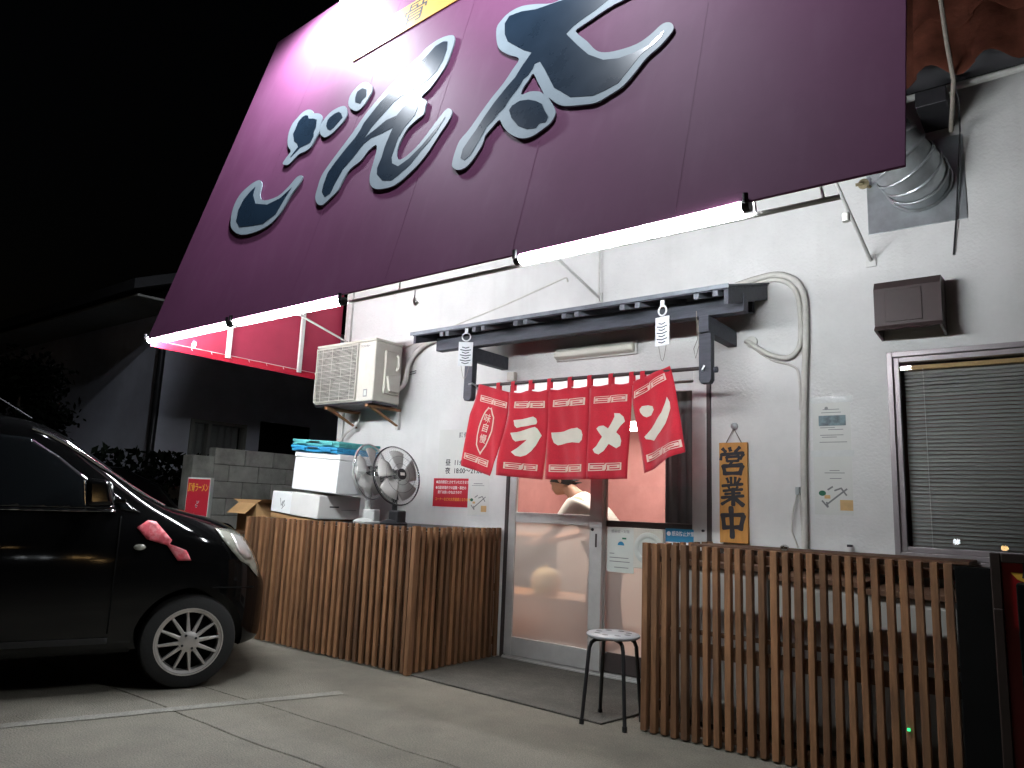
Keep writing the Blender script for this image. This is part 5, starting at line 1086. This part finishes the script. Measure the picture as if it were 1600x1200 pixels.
# fingers, each its own short chain
for sy_, hx in ((-1, (-4.03,Y-.12,.89)), (1, (-4.03,Y+.1,.91))):
    for k, ln_ in enumerate((.060,.072,.068,.052)):
        o_ = Vector(hx) + Vector((-.02, (k-1.5)*.018, 0)); 
        skinned('finger', [o_, o_+Vector((-ln_*.5,0,-.006)), o_+Vector((-ln_*.85,0,-.03))], [(0,1),(1,2)], [.009,.0085,.007], 'skin', pe, 1)
    o_ = Vector(hx) + Vector((.01, -.03*sy_, 0)); skinned('thumb', [o_, o_+Vector((-.03,-.018*sy_,-.008)), o_+Vector((-.055,-.02*sy_,-.02))], [(0,1),(1,2)], [.011,.0095,.008], 'skin', pe, 1)
body_part('shirt', [('hip',(-3.35,Y,.90),(.14,.165),None),('waist',(-3.43,Y,1.03),(.135,.155),'hip'),('chest',(-3.56,Y-.01,1.17),(.15,.18),'waist'),('neckb',(-3.675,Y-.01,1.272),(.085,.095),'chest'),
 ('shL',(-3.64,Y-.17,1.215),.075,'chest'),('elL',(-3.715,Y-.23,1.04),.062,'shL'),('shR',(-3.64,Y+.15,1.215),.075,'chest'),('elR',(-3.70,Y+.22,1.04),.062,'shR')], 'shirt')
body_part('trousers', [('hip',(-3.36,Y,.90),(.135,.16),None),('thL',(-3.37,Y-.10,.82),.10,'hip'),('knL',(-3.43,Y-.11,.48),.075,'thL'),('anL',(-3.37,Y-.11,.12),.06,'knL'),('thR',(-3.37,Y+.10,.82),.10,'hip'),('knR',(-3.40,Y+.11,.48),.075,'thR'),('anR',(-3.33,Y+.11,.12),.06,'knR')], 'trousers')
# head: shaped skull, face towards the left and down
def head_mesh():
    m = MB(); n, k = 22, 16; v = []
    for j in range(k+1):
        ph_ = math.pi*j/k; z = math.cos(ph_)
        for i in range(n):
            a = 2*math.pi*i/n; x, y = math.sin(ph_)*math.cos(a), math.sin(ph_)*math.sin(a)
            X_, Y_, Z_ = x*.098, y*.075, z*.118
            if z < .1: Y_ *= 1 - .30*(.1-z); X_ *= 1 - .18*(.1-z)
            f = max(0, -x)                       # -x is the face
            if f > .55: X_ = -.088 - (.006 if z < -.2 else 0)
            if f > .9 and abs(y) < .3 and -.45 < z < .12: X_ -= .026*(1-abs(z+.25)/.4) if abs(z+.25) < .4 else 0   # nose
            if f > .6 and abs(y) > .2 and abs(y) < .7 and 0 < z < .28: X_ += .010                                 # eye sockets
            v.append((X_, Y_, Z_))
    m.add(v, [(j*n+i, j*n+(i+1)%n, (j+1)*n+(i+1)%n, (j+1)*n+i) for j in range(k) for i in range(n)])
    return m
HM = Matrix.Translation((-3.835, Y-.02, 1.415)) @ Matrix.Rotation(R(-24), 4, 'Y') @ Matrix.Rotation(R(12), 4, 'Z')
def hpart(m_, name, mt, par=pe, sub=1):
    o = m_.build(name, mt, par, smooth='all'); o.data.transform(HM)
    if sub: q = o.modifiers.new('s', 'SUBSURF'); q.levels = q.render_levels = sub
    return o
hd_ = hpart(head_mesh(), 'head', 'skin')
for sy_ in (-1, 1):
    hpart(MB().lathe([(.004,-.011),(.009,-.006),(.011,0),(.009,.006),(.004,.011)], 10, (-.083, .03*sy_, .012)), 'eye', 'ink', hd_, 0)
    hpart(MB().lathe([(.008,-.03),(.016,-.015),(.019,.005),(.014,.024),(.005,.03)], 10, (.008, .074*sy_, -.005)), 'ear', 'skin', hd_)
hpart(MB().tube([(-.092,-.022,-.062),(-.097,0,-.06),(-.092,.022,-.062)], .005, 6), 'mouth', 'room_wall', hd_, 0)
v = []; m = MB(); n, k = 22, 10; random.seed(2)
for j in range(k+1):
    for i in range(n):
        a = 2*math.pi*i/n; back = .5+.5*math.cos(a); lim = .42 + .33*back; ph_ = math.pi*lim*j/k
        rr_ = 1.10 + random.uniform(-.03,.05); v.append((math.sin(ph_)*math.cos(a)*.098*rr_+.004, math.sin(ph_)*math.sin(a)*.078*rr_, math.cos(ph_)*.118*rr_+.002))
m.add(v, [(j*n+i, j*n+(i+1)%n, (j+1)*n+(i+1)%n, (j+1)*n+i) for j in range(k) for i in range(n)])
hr = hpart(m, 'hair', 'hair')

for i in range(9):
    a = random.uniform(-.6,.6); p = Vector((.085, .05*math.sin(a*2), -.01 + .012*i-.04)); hpart(MB().tube([p, p+Vector((.03,.01*math.sin(i),-.005)), p+Vector((.065,.015*math.sin(i*2),-.02+.006*i))], [.012,.009,.002], 6), 'hair_tuft', 'hair', hr, 0)

pe.location = pe.location + Vector((.235, -.43, .005)); pe.scale = (1.06, 1.06, 1.02)
# ================================================================== BLACK VAN
van = thing('parked_van', 'black minivan parked nose towards the shop at left', 'car', (0,0,0))
HW = .80     # half width; local axes: x forward, y to the van's left (far side), z up, near side at y=0
ST = [ # x, inset, z_bottom, z_shoulder, z_top, roof inset
 (-3.05,.10,.30,.95,1.48,.24), (-2.98,.03,.26,.97,1.60,.20), (-2.5,.0,.22,.98,1.655,.17), (-1.8,.0,.21,.98,1.665,.16), (-1.25,.0,.21,.985,1.655,.16), (-.98,.0,.21,.99,1.625,.16), (-.80,.0,.21,.99,1.53,.16), (-.55,.0,.21,.99,1.345,.15), (-.24,.0,.21,.99,1.125,.13),
 (-.12,.0,.21,.98,1.10,.15), (.05,.01,.21,.955,1.06,.19), (.20,.03,.21,.92,1.015,.23), (.32,.07,.21,.86,.95,.27), (.41,.15,.22,.76,.86,.32), (.475,.25,.23,.64,.74,.38), (.53,.40,.25,.56,.62,.46)]
v = []
for x, ins, zb, zs, zt, ri in ST:
    half = [(ins+.10, zb), (ins+.02, zb+.02), (ins+.0, zb+.14), (ins-.012, .52 if zs > .55 else zs-.02), (ins-.008, zs-.10 if zs > .64 else zs), (ins+.012, zs), (ins+(ri-.012)*.55, zs+(zt-zs)*.55), (ins*.6+ri*.85, zt-.045 if zt-zs > .3 else zt-.02), (max(ri+.06, ins+.1), zt-.006), (.5, zt+.008)]
    ringp = [(x, y, z) for y, z in half] + [(x, 2*HW-y, z) for y, z in reversed(half)]
    v += ringp
nr = 20; fs = [(j*nr+i, j*nr+(i+1)%nr, (j+1)*nr+(i+1)%nr, (j+1)*nr+i) for j in range(len(ST)-1) for i in range(nr)]
fs += [tuple(range(nr)), tuple((len(ST)-1)*nr+i for i in reversed(range(nr)))]
body = MB().add(v, fs).build('body', 'paint_black', van, smooth='all')
ss = body.modifiers.new('sub', 'SUBSURF'); ss.levels = ss.render_levels = 2
WR = .285
cut = MB().tube([(0,-.2,WR),(0,.26,WR)], .335, 40).tube([(-2.4,-.2,WR),(-2.4,.26,WR)], .335, 40).tube([(0,1.34,WR),(0,1.8,WR)], .335, 40).tube([(-2.4,1.34,WR),(-2.4,1.8,WR)], .335, 40).build('cut', None)
bo = body.modifiers.new('arch', 'BOOLEAN'); bo.object = cut; bo.operation = 'DIFFERENCE'; bo.solver = 'EXACT'
dg = bpy.context.evaluated_depsgraph_get(); dg.update()
me = bpy.data.meshes.new_from_object(body.evaluated_get(dg)); body.modifiers.clear(); body.data = me; me.materials.clear(); me.materials.append(MT['paint_black'])
for p in me.polygons: p.use_smooth = True
me.set_sharp_from_angle(angle=R(40)); bpy.data.objects.remove(cut)
def wheel(x, y, sgn):
    w = MB().lathe([(.195,-.085),(.25,-.085),(.275,-.075),(WR,-.05),(WR,.05),(.275,.075),(.25,.085),(.195,.085)], 48, (x, y, WR), 'y', True).build('wheel', 'rubber', van, smooth=True)
    o = [MB().lathe([(.172,.03),(.178,.075),(.196,.080),(.196,.088),(.205,.088),(.205,.03)], 48, (0,0,0), 'y', True).build('rim', 'alloy', w, smooth=True)]
    for k in range(12):
        a = k*2*math.pi/12 + .12; c, s_ = math.cos(a), math.sin(a); pv = Vector((c, 0, s_)); sd = Vector((-s_, 0, c))
        def q(r_, wd, y_): return pv*r_ + sd*wd + Vector((0, y_, 0))
        o.append(MB().hexa([q(.045,.013,-.066), q(.045,-.013,-.066), q(.045,-.012,-.088), q(.045,.012,-.088), q(.182,.009,-.055), q(.182,-.009,-.055), q(.182,-.006,-.078), q(.182,.006,-.078)]).build('spoke', 'alloy', w, bevel=.003))
    o.append(MB().lathe([(.062,.060),(.062,.088),(.045,.094),(.02,.096)], 24, (0,0,0), 'y').build('hub_cap', 'alloy', w, smooth=True))
    for k in range(4):
        a = k*math.pi/2+.5; o.append(MB().lathe([(.008,.086),(.008,.098)], 8, (.044*math.cos(a), 0, .044*math.sin(a)), 'y').build('lug_nut', 'steel_dark', w))
    o.append(MB().lathe([(.19,.0),(.19,.02)], 32, (0,0,0), 'y').build('brake_disc', 'black_board', w))
    for q in o: q.data.transform(Matrix.Translation((x, y, WR)) @ Matrix.Diagonal((1, sgn, 1, 1)))
    return w
for x in (0, -2.4): wheel(x, .10, 1); wheel(x, 1.50, -1)
# parts laid onto the body's near side: a point (x, z) is dropped onto the shell from outside
bmt = bmesh.new(); bmt.from_mesh(body.data)
from mathutils.bvhtree import BVHTree
bvh = BVHTree.FromBMesh(bmt)
def on_side(x, z, off=.004):
    h_ = bvh.ray_cast(Vector((x, -1, z)), Vector((0,1,0)))
    if h_[0] is None: h_ = bvh.find_nearest(Vector((x, 0, z)))
    return h_[0] + Vector(h_[1])*off if Vector(h_[1]).y <= 0 else h_[0] - Vector(h_[1])*off
def side_patch(name, poly, m, off=.004, par=van, mirror=False, res=.035):
    cu = bpy.data.curves.new(name, 'CURVE'); cu.dimensions = '2D'; cu.fill_mode = 'BOTH'; sp = cu.splines.new('POLY'); sp.points.add(len(poly)-1); sp.use_cyclic_u = True
    for q, p in zip(sp.points, poly): q.co = (p[0], p[1], 0, 1)
    tmp = bpy.data.objects.new('tmp', cu); COL.objects.link(tmp); dg = bpy.context.evaluated_depsgraph_get(); dg.update()
    me = bpy.data.meshes.new_from_object(tmp.evaluated_get(dg)); bpy.data.objects.remove(tmp); bpy.data.curves.remove(cu)
    bm = bmesh.new(); bm.from_mesh(me); bmesh.ops.triangulate(bm, faces=bm.faces)
    for _ in range(6):
        ed = [e for e in bm.edges if e.calc_length() > res]
        if not ed: break
        bmesh.ops.subdivide_edges(bm, edges=ed, cuts=1); bmesh.ops.triangulate(bm, faces=bm.faces)
    for v in bm.verts: v.co = on_side(v.co.x, v.co.y, off)
    if mirror:
        for v in bm.verts: v.co.y = 2*HW - v.co.y
    bmesh.ops.recalc_face_normals(bm, faces=bm.faces); bm.to_mesh(me); bm.free(); me.name = name
    o = link(name, me, m, par, smooth='all'); sm = o.modifiers.new('solid', 'SOLIDIFY'); sm.thickness = .004; sm.offset = 0
    return o
for mir in (False, True):
    side_patch('door_window', [(-.50,1.095),(-.60,1.215),(-.84,1.40),(-1.0,1.50),(-1.52,1.53),(-1.54,1.09)], 'glass_dark', mirror=mir)
    side_patch('rear_window', [(-1.60,1.09),(-1.59,1.53),(-2.75,1.52),(-2.78,1.10)], 'glass_dark', mirror=mir)
    side_patch('quarter_window', [(-.36,1.075),(-.47,1.09),(-.55,1.215)], 'glass_dark', mirror=mir)
    dh = side_patch('door_panel_gap', [(-.47,.36),(-.462,.36),(-.462,1.05),(-.47,1.05)], 'black_board', mirror=mir)
    side_patch('door_panel_gap', [(-1.60,.34),(-1.592,.34),(-1.592,1.06),(-1.60,1.06)], 'black_board', mirror=mir)
    side_patch('sill_moulding', [(-.46,.30),(-.46,.335),(-2.0,.335),(-2.0,.30)], 'black_plastic', .008, mirror=mir)
    side_patch('bumper_gap', [(.10,.62),(.10,.612),(.38,.600),(.38,.608)], 'black_board', mirror=mir)
    side_patch('belt_moulding', [(-.50,1.075),(-.50,1.088),(-1.55,1.082),(-1.55,1.068)], 'chrome', .006, mirror=mir)
    side_patch('door_handle', [(-1.38,.93),(-1.38,.965),(-1.20,.965),(-1.20,.93)], 'paint_black', .02, mirror=mir)
    side_patch('headlight', [(.095,.985),(.20,.975),(.28,.945),(.35,.86),(.40,.76),(.415,.66),(.37,.70),(.33,.745),(.27,.78),(.20,.85),(.14,.92)], 'lamp_lens', .006, mirror=mir)
    hl_ = side_patch('lamp_reflector', [(.20,.950),(.27,.925),(.32,.86),(.345,.79),(.30,.79),(.24,.85)], 'alloy', .0095, mirror=mir)
    side_patch('side_marker', [(-.345+.035*math.cos(i*math.pi/7), .867+.018*math.sin(i*math.pi/7)) for i in range(14)], 'lamp_lens', .008, mirror=mir)
side_patch('sticker', [(-.373,.984),(-.314,1.03),(-.266,1.022),(-.165,.912),(-.177,.888),(-.075,.849),(-.039,.786),(-.121,.786),(-.191,.88),(-.308,.914)], 'sticker_red', .005)
MB().hexa([(-.60,.02,1.13),(-.45,.02,1.13),(-.45,-.02,1.13),(-.60,-.02,1.13),(-.60,.02,1.16),(-.45,.02,1.16),(-.45,-.02,1.16),(-.60,-.02,1.16)]).build('mirror_arm', 'paint_black', van, bevel=.008)
mr_ = MB().hexa([(-.665,-.20,1.105),(-.52,-.20,1.115),(-.50,-.02,1.115),(-.655,-.02,1.105),(-.685,-.20,1.275),(-.56,-.20,1.265),(-.54,-.02,1.265),(-.675,-.02,1.275)]).build('mirror', 'paint_black', van, bevel=.03, seg=4)
MB().hexa([(-.672,-.19,1.12),(-.668,-.19,1.12),(-.660,-.03,1.12),(-.664,-.03,1.12),(-.694,-.19,1.26),(-.690,-.19,1.26),(-.682,-.03,1.26),(-.686,-.03,1.26)]).build('mirror_glass', 'chrome', mr_)
MB().tube([(-1.02,.34,1.635),(-1.30,.30,1.80),(-1.62,.25,1.98)], [.006,.004,.0025], 6).build('antenna', 'steel_dark', van)
# windscreen and bonnet edge trims
ws = MB(); v = []
for i in range(9):
    yy = .20 + (1.2)*i/8
    for x in (-.96, -.80, -.64, -.48, -.30):
        h_ = bvh.ray_cast(Vector((x, yy, 3)), Vector((0,0,-1))); v.append(h_[0] + h_[1]*.004)
ws.add(v, [(i*5+j, i*5+j+1, (i+1)*5+j+1, (i+1)*5+j) for i in range(8) for j in range(4)]).build('windscreen', 'glass_dark', van, smooth='all')
wp_ = []
for i in range(9):
    x = -1.0 + .78*i/8; h_ = bvh.ray_cast(Vector((x, .155, 3)), Vector((0,0,-1))); wp_.append(h_[0] + h_[1]*.006)
MB().tube(wp_, .011, 8).build('pillar_trim', 'chrome', van, smooth=True)
MB().box(.42,.50,.45,1.15,.40,.50).build('number_plate_holder', 'black_plastic', van, bevel=.006)
van.location = (-4.52, 2.65, 0); van.rotation_euler = (0, 0, math.atan2(.925, .38))
bmt.free()

# ================================================================== LEFT BACKGROUND
# second dark car parked further back
c2 = thing('parked_car', 'dark car parked behind the van beside the block wall', 'car', (0,0,0))
prof = [(-1.7,.30),(-1.7,.75),(-1.62,.98),(-1.35,1.42),(-1.1,1.47),(.35,1.47),(.75,1.30),(1.0,.98),(1.55,.88),(1.68,.70),(1.68,.30)]
v = []
for x, z in prof:
    t_ = .12 if z > 1.1 else 0; v += [(x, t_, z), (x, 1.48-t_, z)]
n = len(prof); fs = [(2*i, 2*i+1, 2*i+3, 2*i+2) for i in range(n-1)] + [tuple(2*i for i in range(n)), tuple(2*i+1 for i in reversed(range(n))), (0, 1, 2*n-1, 2*n-2)]
b2 = MB().add(v, fs).build('body', 'paint_black', c2, bevel=.05, seg=4)
MB().hexa([(-1.655,.2,1.0),(-1.655,1.28,1.0),(-1.66,1.28,1.0),(-1.66,.2,1.0),(-1.40,.22,1.36),(-1.40,1.26,1.36),(-1.405,1.26,1.36),(-1.405,.22,1.36)]).build('rear_window', 'glass_dark', c2)
MB().box(-1.1,.30,-.002,.06,1.02,1.36).build('side_window', 'glass_dark', c2, bevel=.02)
for yy in (.04, 1.28): MB().box(-1.715,-1.60,yy,yy+.16,.80,.98).build('tail_lamp', 'tail_red', c2, bevel=.015)
for x in (-1.15, 1.05):
    for yy in (-.01, 1.49):
        w2 = MB().lathe([(.17,-.08),(.28,-.07),(.28,.07),(.17,.08)], 28, (x, yy+(.07 if yy < 1 else -.07), .28), 'y').build('wheel', 'rubber', c2, smooth=True)
        MB().lathe([(.17,.0),(.17,.085),(.05,.09)], 24, (x, yy+(.07 if yy < 1 else -.07), .28), 'y').build('rim', 'alloy', w2, smooth=True)
c2.location = (-8.35, 3.55, 0); c2.rotation_euler = (0,0,R(75))
# small red stand sign
ss_ = thing('stand_sign', 'small red and white stand sign beside the block wall', 'sign', (0,0,0))
MB().box(0,.50,0,.20,.32,1.0).build('light_box', 'paper', ss_, bevel=.006)
MB().box(.015,.485,-.004,-.0005,.335,.985).build('front_sheet', 'paper_red', ss_)
text('print', '豚骨ラーメン', .085, 'ink_yellow', plane((.25,-.0052,.90),(1,0,0),(0,0,1)), ss_, off=.002, xs=.85)
sc = .052; lm = plane((.10+.3,-.0056,.745),(1,0,0),(0,0,1)) @ Matrix.Diagonal((sc,sc,sc,1))
for g_, dx_, dz_ in ((GO_O, 5.15, -.15), (N_O, 4.55, -3.1), (TA_O, 3.3, -6.2)):
    flat('print', g_[:4] if g_ is GO_O else g_[:1], 'ink_white', lm @ Matrix.Translation((dx_-3.0, dz_-1.2, 0)) , ss_); flat('print', [[((x-0), y) for x, y in l] for l in ((GO_I, N_I, TA_I)[(GO_O, N_O, TA_O).index(g_)])], 'ink', lm @ Matrix.Translation((dx_-3.0, dz_-1.2, .02)), ss_)
for x in (.06,.44): MB().box(x-.02,x+.02,.05,.15,.03,.319).build('leg', 'steel_dark', ss_)
MB().box(.0,.5,-.03,.23,0.001,.0295).build('foot', 'steel_dark', ss_, bevel=.004)
ss_.location = (-7.3,4.0717,1.2183)[:2] + (.30,); ss_.scale = (.47, .5, 1.08); ss_.rotation_euler = (0,0,R(40))
# block wall along the plot edge, stretcher bond
bw = thing('block_wall', 'grey concrete block wall between the shop and the neighbour house', 'wall', (-8.05, 6, 0))
def block(n_, h=.19, d=.15): return MB().box(-d, 0, 0, n_, 0, h)
bp_ = {}
def put_block(x, y, z, L_, rot=0):
    if L_ not in bp_: bp_[L_] = block(L_).build('block', 'block', bw, bevel=.006, seg=1); o = bp_[L_]
    else: o = bp_[L_].copy(); COL.objects.link(o)
    o.location = (x, y, z)
for r_ in range(9):
    z = .001 + r_*.196; y = 4.77
    if r_ % 2: put_block(-8.0, y, z, .19); y += .20
    while y < 9.5: put_block(-8.0, y, z, .39); y += .40
MB().box(-8.13, -8.02, 4.78, 9.6, 0, 1.74).build('mortar_core', 'mortar_dark', bw)
MB().box(-8.22, -8.0, 4.50, 4.765, 0, 1.655).build('end_pier', 'block', bw, bevel=.006)
# neighbour's house
nh = thing('neighbour_house', 'dim grey neighbouring house with curtained window and low eave', 'house', (-13, 8, 0))
HX = -10.5; HYc = 5.27
m = MB()
wy0, wy1, wz0, wz1 = 5.80, 6.74, 1.15, 2.33
for (ya, yb_, za, zb_) in ((HYc, wy0, 0, 4.2), (wy1, 14, 0, 4.2), (wy0, wy1, 0, wz0), (wy0, wy1, wz1, 4.2)): m.box(HX-.16, HX, ya, yb_, za, zb_)
m.build('side_wall', 'house_wall', nh)
MB().box(-19, HX-.161, HYc, HYc+.16, 0, 4.2).build('front_wall', 'house_wall', nh)
wf = MB()
for q in ((wy0+.002, wy0+.05, wz0, wz1), (wy1-.05, wy1-.002, wz0, wz1), (wy0+.05, wy1-.05, wz1-.05, wz1-.002), (wy0+.05, wy1-.05, wz0+.002, wz0+.05), (wy0+.28, wy0+.33, wz0+.05, wz1-.05)): wf.box(HX-.10, HX+.03, q[0], q[1], q[2], q[3])
wf = wf.build('window', 'eave_white', nh); wf['label'] = 'white framed window with drawn curtains'
MB().box(HX-.05, HX-.045, wy0+.05, wy1-.05, wz0+.05, wz1-.05).build('pane', 'glass_clear', wf)
v = []
for zz in (wz0+.05, wz1-.05):
    for i in range(49): v.append((HX-.11-.02*math.sin(i*.9), wy0+.06+(wy1-wy0-.14)*i/48, zz))
MB().add(v, [(i,i+1,50+i,49+i) for i in range(48)]).build('curtain', 'curtain_pale', wf, smooth='all')
MB().box(HX+.001, HX+.03, wy1+.25, wy1+1.2, 0, 2.42).build('back_door', 'black_board', nh)
MB().tube([(HX+.05, HYc-.05, 0), (HX+.05, HYc-.05, 4.1)], .05, 10).build('drain_pipe', 'steel_dark', nh, smooth=True)
ez = 3.82
MB().hexa([(-19.5,HYc-.75,ez),(HX+.6,HYc-.75,ez),(HX+.6,HYc+.02,ez+.02),(-19.5,HYc+.02,ez+.02),(-19.5,HYc-.75,ez+.03),(HX+.6,HYc-.75,ez+.03),(HX+.6,HYc+.02,ez+.05),(-19.5,HYc+.02,ez+.05)]).build('soffit', 'eave_white', nh)
MB().hexa([(-19.6,HYc-.85,ez+.06),(HX+.7,HYc-.85,ez+.06),(HX+.7,9.5,6.0),(-19.6,9.5,6.0),(-19.6,HYc-.85,ez+.2),(HX+.7,HYc-.85,ez+.2),(HX+.7,9.5,6.14),(-19.6,9.5,6.14)]).build('roof', 'house_roof', nh)
# trees and hedge in the dark
def foliage(n_, shape, size):
    v = []; f = []
    for _ in range(n_):
        c = shape(); a = Vector((random.gauss(0,1), random.gauss(0,1), random.gauss(0,1))).normalized(); b = a.orthogonal().normalized(); b.rotate(Matrix.Rotation(random.uniform(0,6.28), 3, a)); s_ = size*random.uniform(.6,1.4); d = a.cross(b)
        o = len(v); v += [c+b*s_, c+d*s_*.5, c-b*s_, c-d*s_*.5]; f.append((o,o+1,o+2,o+3))
    return MB().add(v, f)
def tree(x, y, h, r_, label, seed):
    random.seed(seed); t = thing('garden_tree', label, 'tree', (x, y, 0), 'dark trees in front of the neighbour house')
    tr = MB().tube([(x,y,0),(x+.05,y,h*.35),(x-.03,y+.05,h*.6),(x,y,h*.85)], [.11,.09,.06,.02], 10)
    tr.build('trunk', 'bark', t, smooth=True)
    cl = []
    for k in range(14):
        a = random.uniform(0,6.28); rr_ = r_*random.uniform(.2,.9); zz = h*random.uniform(.32,.98); cl.append((Vector((x+rr_*math.cos(a)*(1.15-zz/h*.6), y+rr_*math.sin(a)*(1.15-zz/h*.6), zz)), r_*random.uniform(.3,.5)))
        MB().tube([(x, y, zz*.7), ((x+cl[-1][0].x)/2, (y+cl[-1][0].y)/2, zz*.88), cl[-1][0]], [.03,.02,.008], 6).build('branch', 'bark', t)
    def sh():
        c, q = random.choice(cl); return c + Vector((random.gauss(0,.5), random.gauss(0,.5), random.gauss(0,.42)))*q
    foliage(5200, sh, .055).build('crown', 'leaf', t)
tree(-11.4, 2.6, 3.2, .8, 'dark leafy tree at the left edge behind the van roof', 21)
tree(-11.9, 4.0, 2.9, .8, 'dark leafy tree below the neighbour eave', 22)
random.seed(30)
hg = thing('garden_hedge', 'low dark clipped hedge behind the parked car', 'hedge', (-9.4, 4.8, 0))
MB().box(-9.6, -9.2, 3.6, 5.6, 0, 1.3).build('stems', 'bark', hg)
foliage(3500, lambda: Vector((random.uniform(-9.75,-9.05), random.uniform(3.4,5.7), random.uniform(.1,1.72))), .06).build('leaves', 'leaf', hg)
# lamps across the street behind the viewer, mirrored in the panes and the black paint
def bollard(x, y, z, m, label):
    t = thing('street_light', label, 'street light', (x, y, -.03), 'small lights across the street')
    MB().tube([(x,y,-.03),(x,y,z-.06)], .045, 12).build('post', 'steel_dark', t, smooth=True)
    MB().lathe([(.03,z-.06),(.075,z-.03),(.075,z+.05),(.03,z+.07)], 16, (x,y,0)).build('lamp_head', m, t, smooth=True)
    MB().lathe([(.09,z+.071),(.09,z+.085),(.02,z+.11)], 16, (x,y,0)).build('cap', 'steel_dark', t, smooth=True)
for (x, y, z), m_, lb in (((-3.695,-11.94,0.9179), 'street_warm', 'warm light across the street mirrored lower left in the window'), ((-2.501,-11.94,0.7911), 'street_white', 'white light across the street mirrored in the window middle'), ((-1.4973,-11.94,0.6975), 'street_warm', 'warm light across the street mirrored at the window right')):
    bollard(x, y, z, m_, lb)
for x, y, z, m_ in ((22.1, -11.2, 2.9, 'street_warm'), (22.4, -10.8, .84, 'street_white'), (22.8, -10.15, .80, 'street_white'), (23.1, -9.1, .84, 'street_warm'), (23.2, -8.7, .82, 'street_warm'), (21.0, -7.4, .35, 'street_warm')):
    bollard(x, y, z, m_, 'small light down the street to the right, mirrored in the van door')
